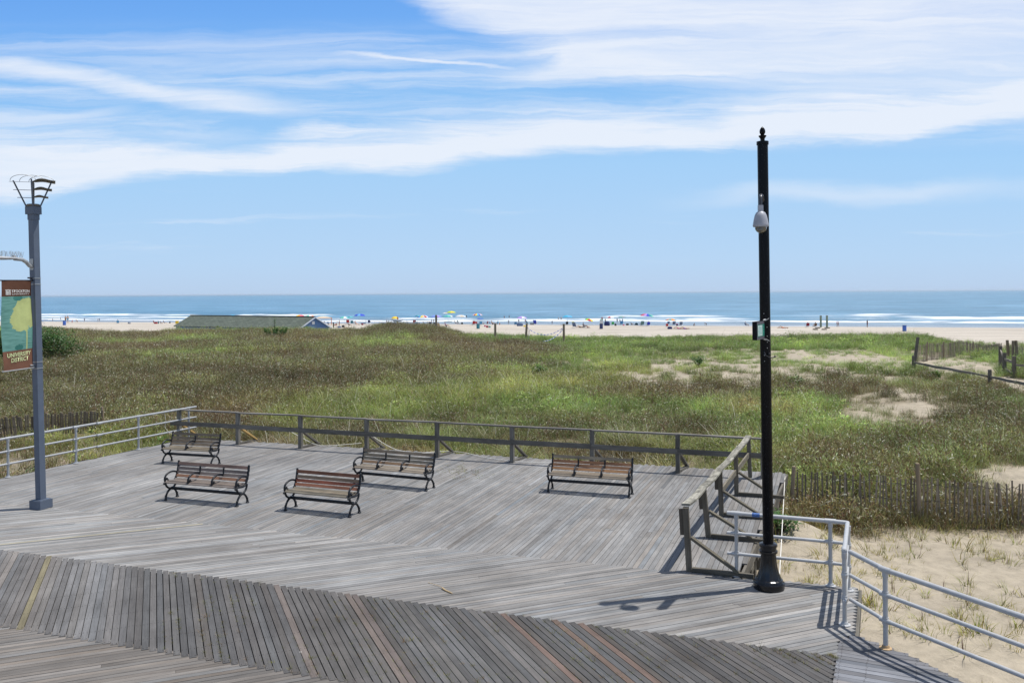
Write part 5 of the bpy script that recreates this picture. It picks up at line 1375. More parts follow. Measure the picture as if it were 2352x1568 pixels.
# ------------------------------------------------------------------ beach people, chairs, umbrellas
ZM = {'2': (0, 880, 2.94), 'a': (860, 930, 7.84), 'b': (1140, 920, 7.84), 'c': (1400, 920, 7.84), 'd': (1680, 930, 7.84), 'e': (1980, 930, 7.84), '5': (1900, 900, 3.92), '6': (2450, 900, 3.781)}
KN = 2352.0/3072.0
def at(z, x, yb):
    o = ZM[z]; return march((o[0]+x/o[2])*KN, (o[1]+yb/o[2])*KN)
def mpp(z, Y): return Y/(F/KN)/ZM[z][2]                     # metres per pixel of the enlarged view at distance Y
SKIN = [(.42, .25, .17), (.30, .17, .11), (.50, .32, .23), (.20, .11, .07)]
CLR = dict(red=(.45, .035, .04), navy=(.025, .035, .13), blue=(.05, .14, .50), royal=(.04, .07, .50), teal=(.03, .22, .28), aqua=(.10, .42, .42), dark=(.02, .022, .028), white=(.66, .66, .66), cream=(.60, .52, .40), tan=(.45, .33, .20), orange=(.75, .25, .05),
           yellow=(.80, .55, .05), lime=(.50, .60, .03), green=(.05, .42, .12), purple=(.28, .14, .35), pink=(.60, .12, .22), lilac=(.42, .27, .62), peri=(.20, .28, .62), grey=(.28, .29, .32), lblue=(.12, .36, .62), sky=(.07, .42, .62), skin=(.42, .25, .17), maroon=(.24, .03, .05), slate=(.12, .17, .28), mint=(.14, .50, .40), brown=(.14, .075, .04), peach=(.62, .24, .14), gteal=(.22, .38, .34))
def cm(c): return paint('cloth_'+c, CLR[c], .75, 0, .10, 6, .2)
POSE = {}
def pose(name, **kw):
    J = dict(pelvis=(0, 0, .92), chest=(0, 0, 1.28), neck=(0, 0, 1.47), head=(0, -.02, 1.60), top=(0, 0, 1.69), shl=(.17, 0, 1.38), ell=(.23, .02, 1.10), hal=(.25, -.05, .84), shr=(-.17, 0, 1.38), elr=(-.23, .02, 1.10), har=(-.25, -.05, .84),
             hil=(.09, 0, .88), knl=(.10, -.01, .48), anl=(.10, .02, .08), tol=(.11, -.13, .03), hir=(-.09, 0, .88), knr=(-.10, -.01, .48), anr=(-.10, .02, .08), tor=(-.11, -.13, .03))
    J.update(kw); POSE[name] = J
pose('stand')
pose('walk', knl=(.09, -.18, .50), anl=(.09, -.22, .10), tol=(.09, -.36, .05), knr=(-.09, .05, .48), anr=(-.09, .26, .14), tor=(-.09, .16, .04), hal=(.22, .14, .86), har=(-.22, -.20, .92))
pose('phone', ell=(.22, .0, 1.10), hal=(.10, -.26, 1.20), head=(0, -.06, 1.58), top=(0, -.05, 1.68))
SITB = dict(pelvis=(0, .05, .32), chest=(0, .20, .66), neck=(0, .26, .84), head=(0, .24, .98), top=(0, .26, 1.07), shl=(.17, .22, .76), ell=(.25, .08, .56), hal=(.24, -.16, .54), shr=(-.17, .22, .76), elr=(-.25, .08, .56), har=(-.24, -.16, .54),
            hil=(.09, .0, .30), knl=(.12, -.42, .42), anl=(.12, -.62, .10), tol=(.12, -.75, .08), hir=(-.09, .0, .30), knr=(-.12, -.42, .42), anr=(-.12, -.62, .10), tor=(-.12, -.75, .08))
pose('sit', **SITB)
def low(d): return {k: (v[0], v[1], max(.06, v[2]-.20)) for k, v in d.items()}
gs = low(SITB); gs.update(knl=(.15, -.32, .36), knr=(-.15, -.32, .36), anl=(.12, -.55, .07), anr=(-.12, -.55, .07), tol=(.12, -.7, .05), tor=(-.12, -.7, .05)); pose('ground', **gs)
ly = {k: (v[0], -(v[2]-.85), .12-.25*v[1]*0) for k, v in dict(pelvis=(0, 0, .92), chest=(0, 0, 1.28), neck=(0, 0, 1.47), head=(0, 0, 1.60), top=(0, 0, 1.69), shl=(.17, 0, 1.38), ell=(.27, 0, 1.15), hal=(.29, 0, .9), shr=(-.17, 0, 1.38), elr=(-.27, 0, 1.15), har=(-.29, 0, .9), hil=(.09, 0, .88), knl=(.13, 0, .48), anl=(.14, 0, .08), tol=(.16, 0, -.02), hir=(-.09, 0, .88), knr=(-.13, 0, .48), anr=(-.14, 0, .08), tor=(-.16, 0, -.02)).items()}
ly['knl'] = (.12, .34, .38); pose('lie', **ly)
pose('bend', pelvis=(0, .1, .78), chest=(0, -.22, .84), neck=(0, -.38, .86), head=(0, -.50, .88), top=(0, -.58, .92), shl=(.15, -.30, .80), ell=(.18, -.36, .50), hal=(.18, -.42, .16), shr=(-.15, -.30, .80), elr=(-.18, -.36, .50), har=(-.18, -.42, .16), hil=(.09, .1, .74), hir=(-.09, .1, .74), knl=(.1, .05, .40), knr=(-.1, .08, .40))
pose('kneel', pelvis=(0, .0, .34), chest=(0, -.12, .66), neck=(0, -.20, .82), head=(0, -.26, .94), top=(0, -.27, 1.03), shl=(.16, -.16, .74), shr=(-.16, -.16, .74), ell=(.20, -.28, .50), elr=(-.20, -.28, .50), hal=(.14, -.45, .30), har=(-.14, -.45, .30), hil=(.1, 0, .30), hir=(-.1, 0, .30), knl=(.16, -.32, .08), knr=(-.16, -.32, .08), anl=(.14, .08, .06), anr=(-.14, .08, .06), tol=(.14, .2, .04), tor=(-.14, .2, .04))
BON = [('pelvis', 'chest'), ('chest', 'neck'), ('neck', 'head'), ('head', 'top'), ('chest', 'shl'), ('shl', 'ell'), ('ell', 'hal'), ('chest', 'shr'), ('shr', 'elr'), ('elr', 'har'), ('pelvis', 'hil'), ('hil', 'knl'), ('knl', 'anl'), ('anl', 'tol'), ('pelvis', 'hir'), ('hir', 'knr'), ('knr', 'anr'), ('anr', 'tor')]
RAD = dict(pelvis=.135, chest=.15, neck=.055, head=.095, top=.06, sh=.065, el=.042, ha=.035, hi=.095, kn=.055, an=.038, to=.03)
BODY = {}
def body_mesh(name):
    if name in BODY: return BODY[name]
    J = POSE[name]; names = list(J); me = bpy.data.meshes.new('body')
    me.from_pydata([J[n] for n in names], [(names.index(a), names.index(b)) for a, b in BON], [])
    o = bpy.data.objects.new('body', me); COL.objects.link(o)
    sk = o.modifiers.new('skin', 'SKIN'); sk.use_smooth_shade = True; sb = o.modifiers.new('sub', 'SUBSURF'); sb.levels = 1; sb.render_levels = 1
    for i, n in enumerate(names):
        r = RAD.get(n, RAD.get(n[:2], .05)); me.skin_vertices[0].data[i].radius = (r, r*(.75 if n in ('pelvis', 'chest') else 1)); me.skin_vertices[0].data[i].use_root = (n == 'pelvis')
    bpy.context.view_layer.update()
    em_ = bpy.data.meshes.new_from_object(o.evaluated_get(bpy.context.evaluated_depsgraph_get()))
    bpy.data.objects.remove(o)
    vs = np.array([v.co for v in em_.vertices]); lab = []; tt = []
    for v in vs:
        best = (9, 0, 0)
        for bi, (a, b) in enumerate(BON):
            A = np.array(J[a]); B = np.array(J[b]); e = B-A; t = np.clip(np.dot(v-A, e)/np.dot(e, e), 0, 1); d = np.linalg.norm(v-A-t*e)
            if d < best[0]: best = (d, bi, t)
        lab.append(best[1]); tt.append(best[2])
    BODY[name] = (em_, lab, tt); return BODY[name]
def shell(name, test, off, mtl, parent):
    em_, lab, tt = body_mesh(name); idx = {}; V_ = []; Fc = []
    for pf in em_.polygons:
        if all(test(lab[i], tt[i]) for i in pf.vertices):
            q = []
            for i in pf.vertices:
                if i not in idx: idx[i] = len(V_); V_.append(em_.vertices[i].co+em_.vertices[i].normal*off)
                q.append(idx[i])
            Fc.append(q)
    return V_, Fc
def clothing(nm, pz, test, off, mtl, parent):
    V_, Fc = shell(pz, test, off, mtl, parent)
    me = bpy.data.meshes.new(nm); me.from_pydata([tuple(v) for v in V_], [], Fc); me.materials.append(mtl)
    me.polygons.foreach_set('use_smooth', [True]*len(Fc)); o = bpy.data.objects.new(nm, me); COL.objects.link(o); o.parent = parent
    return o
TORSO = {0, 1, 4, 7}
def person(lbl, z, x, yb, h, pz='stand', face=180, top=None, bot='navy', skin=0, hair='brown', grp=None, loc=None, hgt=None, water=0.0):
    P = loc if loc is not None else at(z, x, yb)
    J = POSE[pz]; hh = max(v[2] for v in J.values())+.02
    s = (hgt/hh) if hgt else h*mpp(z, P.y)/hh
    s = min(max(s, .62), 1.12)
    t = thing('person', lbl, 'person', (P.x, P.y, P.z-water), math.radians(face), grp); t.scale = (s, s, s)
    em_, lab, tt = body_mesh(pz); me = em_.copy(); me.name = 'body'; me.materials.clear(); me.materials.append(paint('skin', SKIN[skin], .6, 0, .06, 5, .3))
    o = bpy.data.objects.new('body', me); COL.objects.link(o); o.parent = t
    clothing('shorts', pz, lambda b, u: (b in (0, 10, 14) and u < .45) or b in (10, 14) or (b in (11, 15) and u < .55), .014, cm(bot), t)
    if top: clothing('shirt', pz, lambda b, u: b in TORSO and not (b == 0 and u < .05) or (b in (5, 8) and u < .5) or (b == 2 and u < .1), .016, cm(top), t)
    clothing('hair', pz, lambda b, u: b == 3 or (b == 2 and u > 1.1), .015, cm(hair), t)
    return t
def umbrella(lbl, z, x, ytop, w, cols, yb=None, tilt=(0, 0), Y=None, n=8, dep=.36, name='beach_umbrella'):
    o = ZM[z]; P = at(z, x, yb)
    k = mpp(z, P.y); R = min(max(w*k/2, .75), 2.0); H = max((yb-ytop)*k, 1.5)
    t = thing(name, lbl, 'umbrella', P, 0.0, 'umbrellas on the beach')
    c = Vector((tilt[0]*.5, tilt[1]*.5, H)); M = Matrix.Rotation(tilt[0], 3, 'Y') @ Matrix.Rotation(-tilt[1], 3, 'X')
    mats_ = [cm(q) for q in cols]; mb = MB(); rings = 5
    def pan(p):
        h = n//2; q = p-h if p >= h else h-1-p
        return min(len(cols)-1, int(q*len(cols)/h))
    for lay_ in (0, 1):
        b = len(mb.v)
        for i in range(rings+1):
            f = i/rings; r = R*math.sin(f*1.25)/math.sin(1.25); zz_ = -R*dep*2*(1-math.cos(f*1.25))/(1-math.cos(1.25))*.5
            for j in range(n*2):
                a = PI*j/n; rr2 = r*(1 if j % 2 == 0 else math.cos(PI/n)*(1-.03*f)); zz2 = zz_+(0 if j % 2 == 0 else .02*f*R)
                mb.v.append(c+M @ Vector((rr2*math.cos(a), rr2*math.sin(a), zz2-.012*lay_)))
        for i in range(rings):
            for j in range(n*2): j2 = (j+1) % (n*2); mb.face((b+i*n*2+j, b+i*n*2+j2, b+(i+1)*n*2+j2, b+(i+1)*n*2+j), pan(j//2))
    mb.build('canopy', mats_, t)
    mb = MB(); mb.tube([(0, 0, -.3), c+Vector((0, 0, .0)), c+M @ Vector((0, 0, .10))], [.022, .020, .012], 8); mb.build('pole', M_WHITE, t)
    return t
def chair(lbl, z, x, yb, h, col, face=180, name='beach_chair', loc=None):
    P = loc if loc is not None else at(z, x, yb); k = min(max(h*mpp(z, P.y)/.84, .8), 1.35)
    t = thing(name, lbl, 'chair', P, math.radians(face), 'beach chairs'); t.scale = (k, k, k)
    for nm, A, B in (('seat', (-.36, .34), (.14, .24)), ('backrest', (.15, .25), (.46, .84))):
        mb = MB(); L = [Vector((0, A[0]+(B[0]-A[0])*i/5, A[1]+(B[1]-A[1])*i/5-.03*math.sin(PI*i/5))) for i in range(6)]
        for a, b in zip(L[:-1], L[1:]): mb.bar(a, b+(b-a)*.02, .56, .018, up=(0, 0, 1) if nm == 'seat' else (0, -1, .3))
        mb.build(nm, cm(col), t)
    mb = MB()
    for s_ in (-1, 1):
        xx = s_*.30
        mb.tube([(xx, -.38, .0), (xx, -.38, .35), (xx, .15, .25), (xx, .47, .86)], .016, 6); mb.tube([(xx, .42, .0), (xx, -.05, .46)], .016, 6); mb.tube([(xx, -.38, .50), (xx, .26, .50)], .022, 6); mb.tube([(xx, -.38, .34), (xx, -.38, .50)], .016, 6)
    mb.tube([(-.30, .42, .02), (.30, .42, .02)], .014, 6); mb.tube([(-.30, .47, .85), (.30, .47, .85)], .016, 6)
    mb.build('frame', M_WHITE, t); return t
def seated(lbl_p, lbl_c, z, x, yb, h, col, top, bot, skin=0, face=180, hair='brown'):
    P = at(z, x, yb); chair(lbl_c, z, x, yb, h*.82, col, face, loc=P)
    person(lbl_p, z, x, yb, h, 'sit', face, top, bot, skin, hair, loc=P, hgt=1.05)
def barrel(lbl, z, x, yb, h, col, lid=None):
    P = at(z, x, yb); H = min(max(h*mpp(z, P.y), .85), 1.15); r = H*.325
    t = thing('trash_barrel', lbl, 'barrel', P, 0, 'trash barrels on the beach')
    mb = MB(); mb.lathe([(r*.96, 0), (r, .02), (r, H*.32), (r*1.04, H*.335), (r, H*.35), (r, H*.65), (r*1.04, H*.665), (r, H*.68), (r, H*.96)], 24, cap=True); autosmooth(mb.build('drum', paint('barrel_'+col, CLR[col], .55, .0, .25, 4), t), 40)
    mb = MB(); mb.lathe([(r, H*.955), (r*1.06, H*.965), (r*1.06, H), (r*.93, H), (r*.92, H*.9)], 24, cap=False); mb.build('rim', paint('barrel_rim', (.05, .07, .10), .5), t); return t
def bag(lbl, z, x, yb, w, h, col, name='beach_bag', cat='bag'):
    P = at(z, x, yb); k = mpp(z, P.y); w *= k; h *= k; t = thing(name, lbl, cat, P, random.uniform(-.3, .3))
    mb = MB(); mb.lathe([(.40, 0), (.48, .06), (.50, .4), (.46, .75), (.36, .95), (.05, 1.0)], 14)
    for i in range(len(mb.v)): v = mb.v[i]; mb.v[i] = Vector((v.x*w, v.y*min(w, .5), v.z*h))
    autosmooth(mb.build('sack', cm(col), t), 50)
    mb = MB(); mb.tube([Vector((w*.2*math.cos(PI*i/8), 0, h*.92+h*.28*math.sin(PI*i/8))) for i in range(9)], .012, 5); mb.build('handle', cm('dark'), t)
def cooler(lbl, z, x, yb, w, h, col, lid='white'):
    P = at(z, x, yb); k = mpp(z, P.y); w *= k; h *= k; t = thing('cooler', lbl, 'cooler', P, random.uniform(-.2, .2))
    mb = MB(); mb.bar((-w/2, 0, h*.40), (w/2, 0, h*.40), .36, h*.8); mb.build('tub', cm(col), t)
    mb = MB(); mb.bar((-w*.52, 0, h*.9), (w*.52, 0, h*.9), .39, h*.19); mb.build('lid', cm(lid), t)
    mb = MB(); mb.tube([(-w*.54, 0, h*.6), (-w*.54, -.1, h*1.08), (w*.54, -.1, h*1.08), (w*.54, 0, h*.6)], .012, 5); mb.build('handle', cm('grey'), t)
def towel(lbl, z, x, yb, w, col):
    P = at(z, x, yb); L = w*mpp(z, P.y); mb = MB(); n = 12
    for i in range(n+1):
        for j in range(5): mb.v.append(Vector((L*(i/n-.5), (j/4-.5)*.8, .02+.015*math.sin(i*1.7+j))))
    for i in range(n):
        for j in range(4): k = i*5+j; mb.face((k, k+1, k+6, k+5))
    tag(mb.build('beach_towel', cm(col), loc=P, smooth=True), lbl, 'towel')

# --- far left
person('shirtless person in dark shorts left of a pair by the blue barrel', '2', 577, 262, 67, 'stand', 150, None, 'brown', 0)
person('shirtless person in sky blue shorts beside the blue barrel', '2', 597, 262, 70, 'stand', 190, None, 'sky', 2)
barrel('bright blue barrel on the far left of the beach beside two bathers', '2', 568, 280, 40, 'blue')
P = at('2', 378, 271); t = thing('folding_table', 'small blue folding table with crossed white legs right of the grey lamp post', 'table', P, .2)
mb = MB(); mb.bar((-.95, 0, 1.05), (.95, 0, 1.05), .8, .05); mb.build('tabletop', cm('blue'), t)
for s_ in (-1, 1):
    mb = MB(); mb.tube([(-.7*s_, -.3, 0), (.7*s_, .3, 1.03)], .035, 6); mb.build('leg', M_WHITE, t)
for i, (x, y0, yb, pz, tp, b, lb_) in enumerate(((465, 218, 247, 'stand', None, 'dark', 'lone wader at far left knee deep in surf'), (535, 212, 238, 'walk', None, 'slate', 'wader beyond the surf line just left of the blue barrel'), (634, 232, 256, 'kneel', 'pink', 'pink', 'child crouching at the water edge right of the blue barrel'), (682, 232, 256, 'bend', None, 'white', 'pale child bending over in the shallows at left'), (745, 218, 250, 'walk', 'slate', 'navy', 'person in dark clothes walking at the water edge on the left'), (864, 219, 250, 'walk', None, 'grey', 'left one of two waders walking together at left'), (877, 217, 248, 'walk', 'lblue', 'grey', 'right one of two waders walking together at left'))):
    person(lb_, '2', x, yb, yb-y0, pz, random.choice((90, 270, 200)), tp, b, i % 3, loc=None)
seated('dark haired sunbather under a black hat in the blue chair at left', 'light blue beach chair standing alone at the left', '2', 1040, 267, 36, 'lblue', 'dark', 'dark', 1, 200)
bag('small heap of clothes on the sand between the lone blue chair and the red cooler', '2', 1140, 268, 26, 16, 'grey')
person('person in red top sitting beside the red cooler', '2', 1359, 267, 32, 'sit', 150, 'maroon', 'red', 0)
cooler('red cooler in the group left of the blue building', '2', 1374, 268, 24, 19, 'red')
person('person in teal shirt sitting right of the red cooler', '2', 1396, 267, 28, 'ground', 200, 'teal', 'dark', 0)
person('person in grey shirt sitting among the group left of the building', '2', 1421, 268, 26, 'ground', 160, 'grey', 'white', 2)
person('person with black hair reclining at the right of the group left of the building', '2', 1449, 267, 30, 'sit', 120, 'dark', 'slate', 0)
bag('dark bag on the sand just left of the green roof', '2', 1498, 262, 14, 12, 'dark')
cooler('yellow box standing in front of the left roof corner', '2', 1562, 268, 26, 26, 'yellow', 'yellow')
# --- behind and right of the building
umbrella('blue umbrella showing a sliver above the middle of the roof', '2', 2050, 189, 30, ['lblue', 'sky'], 262)
umbrella('rainbow umbrella with pink panels peeking over the right end of the roof', 'a', 315, 108, 205, ['lime', 'yellow', 'orange', 'pink', 'red'], 330, n=10)
umbrella('pale pastel umbrella peeking over the gable peak', 'a', 545, 110, 200, ['cream', 'mint', 'white', 'peach'], 330)
P = at('a', 865, 345); k = mpp('a', P.y)
t = thing('beach_canopy', 'wide white canopy with orange trim and four legs beside the blue gable', 'canopy', P, .25)
mb = MB(); w = 400*k/2*.95; zt = 200*k; ze = zt-35*k; dp = 1.4; b = 0
for q in ((-w, -dp, ze), (w, -dp, ze), (w, dp, ze), (-w, dp, ze), (-w*.25, 0, zt), (w*.25, 0, zt)): mb.v.append(Vector(q))
for v in list(mb.v): mb.v.append(v-Vector((0, 0, .03)))
for f_ in ((0, 1, 5, 4), (1, 2, 5), (2, 3, 4, 5), (3, 0, 4)): mb.face(f_); mb.face(tuple(i+6 for i in f_)[::-1])
mb.build('canopy', cm('cream'), t)
mb = MB()
for a, b_ in ((0, 1), (1, 2), (2, 3), (3, 0)):
    A, B = mb.v, None
    p0, p1 = [(-w, -dp), (w, -dp), (w, dp), (-w, dp)][a], [(-w, -dp), (w, -dp), (w, dp), (-w, dp)][b_]
    mb.bar((p0[0], p0[1], ze-.06), (p1[0], p1[1], ze-.06), .03, .12)
mb.build('valance', cm('peach'), t)
for sx_, sy_ in ((-1, -1), (1, -1), (1, 1), (-1, 1)):
    mb = MB(); mb.tube([(sx_*w*.97, sy_*dp*.97, 0), (sx_*w*.97, sy_*dp*.97, ze-.05)], .045, 8); mb.build('leg', cm('peach'), t)
person('dark haired person in black sitting under the white canopy by the gable', 'a', 885, 322, 66, 'sit', 180, 'dark', 'dark', 1)
person('person in a light blue top sitting under the right side of the white canopy', 'a', 974, 345, 84, 'sit', 180, 'lblue', 'slate', 0)
P = at('a', 1100, 412); mb = MB(); mb.lathe([(.09, 0), (.09, .7), (.13, .75), (.13, .95), (.07, 1.0)], 10)
tag(mb.build('parking_stake', cm('dark'), loc=P), 'short dark bollard in the sand left of the couple in red shorts', 'bollard')
person('person in white sitting with red shorts, left of the standing one', 'a', 1165, 380, 115, 'sit', 250, 'white', 'red', 1)
person('tanned shirtless man in red shorts standing right of the blue building', 'a', 1237, 375, 152, 'stand', 120, None, 'red', 1)
bag('long dark duffel bag at the feet of the man in red shorts', 'a', 1240, 412, 90, 34, 'slate')
bag('black backpack beside the duffel bag near the couple in red shorts', 'a', 1330, 404, 70, 48, 'dark')
towel('orange towel laid out in front of the aqua umbrella', 'a', 1395, 412, 90, 'orange')
umbrella('aqua umbrella with white panels right of the couple in red shorts', 'a', 1360, 150, 240, ['aqua', 'mint', 'white', 'aqua'], 385)
umbrella('small teal umbrella half hidden behind the aqua one', 'a', 1490, 150, 120, ['teal', 'aqua'], 340)
chair('tall red chair under the right edge of the aqua umbrella', 'a', 1445, 325, 100, 'red')
person('person in a pale shirt and black shorts beside the tall red chair', 'a', 1467, 382, 110, 'sit', 110, 'grey', 'dark', 0)
chair('dark teal chair right of the tall red one', 'a', 1540, 330, 85, 'teal')
seated('person in an orange striped top reclining right of the dark teal chair', 'white lounge chair under the reclining person in orange stripes', 'a', 1640, 365, 122, 'white', 'peach', 'orange', 0, 120)
umbrella('deep blue umbrella with one pale panel high over the surf', 'a', 1720, 88, 270, ['royal', 'royal', 'lblue', 'royal', 'royal'], 330, n=10)
cooler('flat dark cooler under the deep blue umbrella', 'a', 1800, 325, 110, 26, 'slate', 'slate')
bag('small maroon bag on the sand below the deep blue umbrella', 'a', 1780, 350, 50, 36, 'maroon')
person('thin pale person standing right of the deep blue umbrella', 'a', 1865, 316, 96, 'stand', 100, 'cream', 'tan', 2)
chair('navy chair left of the teal barrel', 'a', 1945, 320, 86, 'navy')
barrel('teal barrel at the crest between the deep blue umbrella and the lifeguard boat', 'a', 2255, 415, 115, 'teal')
# --- boat group
person('thin person standing behind the teal barrel and left of the boat', 'b', 155, 385, 50, 'stand', 160, 'white', 'grey', 2)
seated('person lounging in front of the lifeguard boat', 'grey lounge chair in front of the lifeguard boat', 'b', 225, 435, 108, 'slate', 'lblue', 'grey', 0, 110)
bag('striped blue and red bundle beside the grey lounge chair', 'b', 345, 442, 100, 78, 'blue')
P = at('b', 410, 400); k = mpp('b', P.y); BLn = 300*k
t = thing('lifeguard_boat', 'white lifeguard rowboat with a dark hull standing on the sand', 'boat', (P.x, P.y, P.z), .05)
mb = MB(); n = 16; bz0 = 45*k; rowsb = []
for i in range(n+1):
    u = i/n*2-1; hb = (1-abs(u)**2.4)*.75+.03; sh = 38*k*(u*u)*.55; zk = .06+.45*abs(u)**3
    rowsb.append([Vector((u*BLn/2, -hb, bz0+.5+sh)), Vector((u*BLn/2, -hb*.86, bz0+.25+sh*.7)), Vector((u*BLn/2, -hb*.4, bz0+zk)), Vector((u*BLn/2, hb*.4, bz0+zk)), Vector((u*BLn/2, hb*.86, bz0+.25+sh*.7)), Vector((u*BLn/2, hb, bz0+.5+sh))])
for r_ in rowsb: mb.v += r_
for i in range(n):
    for j in range(5): k2 = i*6+j; mb.face((k2, k2+6, k2+7, k2+1), 1 if j in (0, 4) else 0)
mb.build('hull', [paint('boat_dark', (.02, .028, .035), .4), M_WHITE], t)
mb = MB()
for j, off in ((0, 0), (5, 0)): mb.tube([r_[j]+Vector((0, 0, .02)) for r_ in rowsb], .05, 6)
mb.build('gunwale', M_WHITE, t)
for u in (-.45, .05, .5):
    mb = MB(); mb.bar((u*BLn/2, -.62, bz0+.48), (u*BLn/2, .62, bz0+.48), .25, .05); mb.build('thwart', M_WHITE, t)
mb = MB(); mb.bar((-BLn*.3, 0, .12), (BLn*.3, 0, .12), .12, .24); mb.bar((-BLn*.25, -.6, .06), (-BLn*.25, .6, .06), .15, .12); mb.bar((BLn*.25, -.6, .06), (BLn*.25, .6, .06), .15, .12); mb.bar((0, 0, .2), (0, 0, bz0+.08), .3, .3, up=(0, 1, 0)); mb.build('cradle', M_BARK, t)
P2 = Vector((P.x-60*k, P.y+.2, P.z+bz0+.45)); uu = thing('sunshade', 'yellow sunshade set up in the lifeguard boat', 'umbrella', P2, .2)
mb = MB(); mb.lathe([(.95, .35), (.8, .62), (.5, .82), (.05, .92)], 16, cap=False); autosmooth(mb.build('canopy', cm('yellow'), uu), 60)
mb = MB(); mb.tube([(0, 0, 0), (0, 0, .9)], .025, 6); mb.build('pole', M_WHITE, uu)
person('lifeguard in an orange top sitting in the boat beside the yellow sunshade', 'b', 395, 290, 80, 'sit', 180, 'orange', 'orange', 0, loc=Vector((P.x+5*k, P.y-.1, P.z+bz0+.3)), hgt=1.1)
umbrella('teal umbrella partly behind the big multicoloured one by the boat', 'b', 890, 200, 150, ['teal', 'aqua', 'sky'], 400)
umbrella('big multicoloured umbrella with white stripes, just right of the boat', 'b', 1015, 198, 290, ['red', 'royal', 'sky', 'yellow', 'cream', 'red', 'white', 'royal'], 470, n=16)
chair('red chair left under the big multicoloured umbrella', 'b', 815, 408, 100, 'maroon')
seated('person in a blue shirt sitting under the big multicoloured umbrella', 'light blue chair under the big multicoloured umbrella', 'b', 892, 478, 150, 'lblue', 'blue', 'slate', 0, 150)
seated('person in dark green sitting among the grass right of the light blue chair', 'dark green chair half hidden by the dune grass', 'b', 1025, 478, 110, 'gteal', 'dark', 'brown', 1, 180)
umbrella('periwinkle umbrella over a navy chair', 'b', 1320, 194, 270, ['peri', 'peri', 'lilac', 'peri'], 440)
chair('navy chair under the periwinkle umbrella, left of the post', 'b', 1182, 450, 100, 'navy')
person('taller of two people standing under the periwinkle umbrella', 'b', 1215, 385, 84, 'stand', 170, 'grey', 'white', 0)
person('shorter of two people standing under the periwinkle umbrella', 'b', 1265, 385, 66, 'stand', 190, 'brown', 'tan', 1)
chair('second navy chair, right against the post under the periwinkle umbrella', 'b', 1278, 445, 70, 'navy')
seated('person in a tan shirt sitting right of the post', 'tan chair right of the post under the periwinkle umbrella', 'b', 1380, 480, 110, 'tan', 'tan', 'dark', 1, 170)
umbrella('far white umbrella half hidden behind the chartreuse one', 'b', 1535, 134, 120, ['white', 'cream'], 330)
umbrella('chartreuse umbrella standing tallest above the beach', 'b', 1675, 102, 222, ['lime', 'lime', 'yellow', 'lime'], 350)
umbrella('mint umbrella below the chartreuse one', 'b', 1600, 194, 242, ['mint', 'aqua', 'mint', 'white'], 400)
towel('grey towel on the sand below the mint umbrella', 'b', 1580, 400, 170, 'grey')
person('person in a purple shirt sitting on the sand below the mint umbrella', 'b', 1560, 470, 112, 'ground', 100, 'purple', 'navy', 0)
P = at('b', 1705, 412); t = thing('folding_table', 'low white folding table right of the mint umbrella', 'table', P, .1)
mb = MB(); mb.bar((-.6, 0, .72), (.6, 0, .72), .6, .04); mb.build('tabletop', M_WHITE, t)
for a_, b_ in ((-1, -1), (1, -1), (1, 1), (-1, 1)):
    mb = MB(); mb.tube([(a_*.55, b_*.25, 0), (a_*.55, b_*.25, .7)], .025, 6); mb.build('leg', M_WHITE, t)
umbrella('plain white umbrella right of the mint one', 'b', 1900, 193, 262, ['white', 'white', 'cream', 'white'], 400)
person('person in black wading beyond the plain white umbrella', 'b', 2035, 275, 66, 'stand', 170, 'dark', 'dark', 1)
person('person in a dark shirt sitting under the plain white umbrella', 'b', 1776, 412, 96, 'sit', 100, 'grey', 'dark', 1)
chair('cream chair under the plain white umbrella', 'b', 1860, 410, 88, 'cream', 120)
bag('black rucksack right of the cream chair', 'b', 1931, 412, 44, 46, 'dark')
# --- middle
umbrella('red, yellow and blue umbrella over the red chairs', 'c', 250, 158, 252, ['royal', 'white', 'red', 'yellow', 'sky', 'royal', 'white', 'red'], 425, n=16)
seated('dark haired person sitting in the left red chair', 'left one of two red chairs by the green-blue barrel', 'c', 168, 430, 115, 'red', 'dark', 'maroon', 1, 190)
chair('right one of two red chairs by the green-blue barrel', 'c', 228, 415, 62, 'red', 170)
umbrella('small blue clip-on umbrella over the chair behind the green-blue barrel', 'c', 320, 285, 125, ['royal', 'blue'], 436, dep=.2)
chair('pale blue chair behind the green-blue barrel', 'c', 335, 440, 100, 'lblue')
barrel('green-blue barrel in front of the red chairs', 'c', 270, 517, 118, 'teal')
person('person in a white shirt and black shorts reclining right of the green-blue barrel', 'c', 385, 412, 66, 'ground', 110, 'white', 'dark', 0)
person('person in a red shirt sitting on the sand in the middle group', 'c', 490, 412, 86, 'sit', 200, 'red', 'dark', 0)
person('person in a blue and white top sitting right of the red shirt', 'c', 545, 408, 66, 'ground', 170, 'lblue', 'blue', 2)
person('shirtless person in black shorts sitting just left of the post', 'c', 612, 420, 98, 'ground', 110, None, 'dark', 0)
person('person in a sky blue shirt sitting just right of the post', 'c', 728, 420, 96, 'sit', 200, 'sky', 'slate', 0)
person('small child sitting right of the sky blue shirt', 'c', 776, 422, 56, 'ground', 180, None, 'pink', 2)
bag('pink bag in front of the middle group', 'c', 430, 472, 45, 40, 'pink')
cooler('red and white cooler in front of the middle group', 'c', 482, 492, 52, 56, 'red')
bag('dark green bag right of the red and white cooler', 'c', 542, 492, 58, 44, 'gteal')
person('left swimmer standing waist deep in the surf', 'c', 885, 290, 66, 'stand', 180, None, 'red', 0)
person('right swimmer with arms down, waist deep in the surf', 'c', 1000, 282, 70, 'stand', 180, None, 'dark', 2)
person('man in a sun hat, white shirt and dark shorts standing at the water edge', 'c', 987, 418, 114, 'stand', 180, 'white', 'gteal', 0, 'cream')
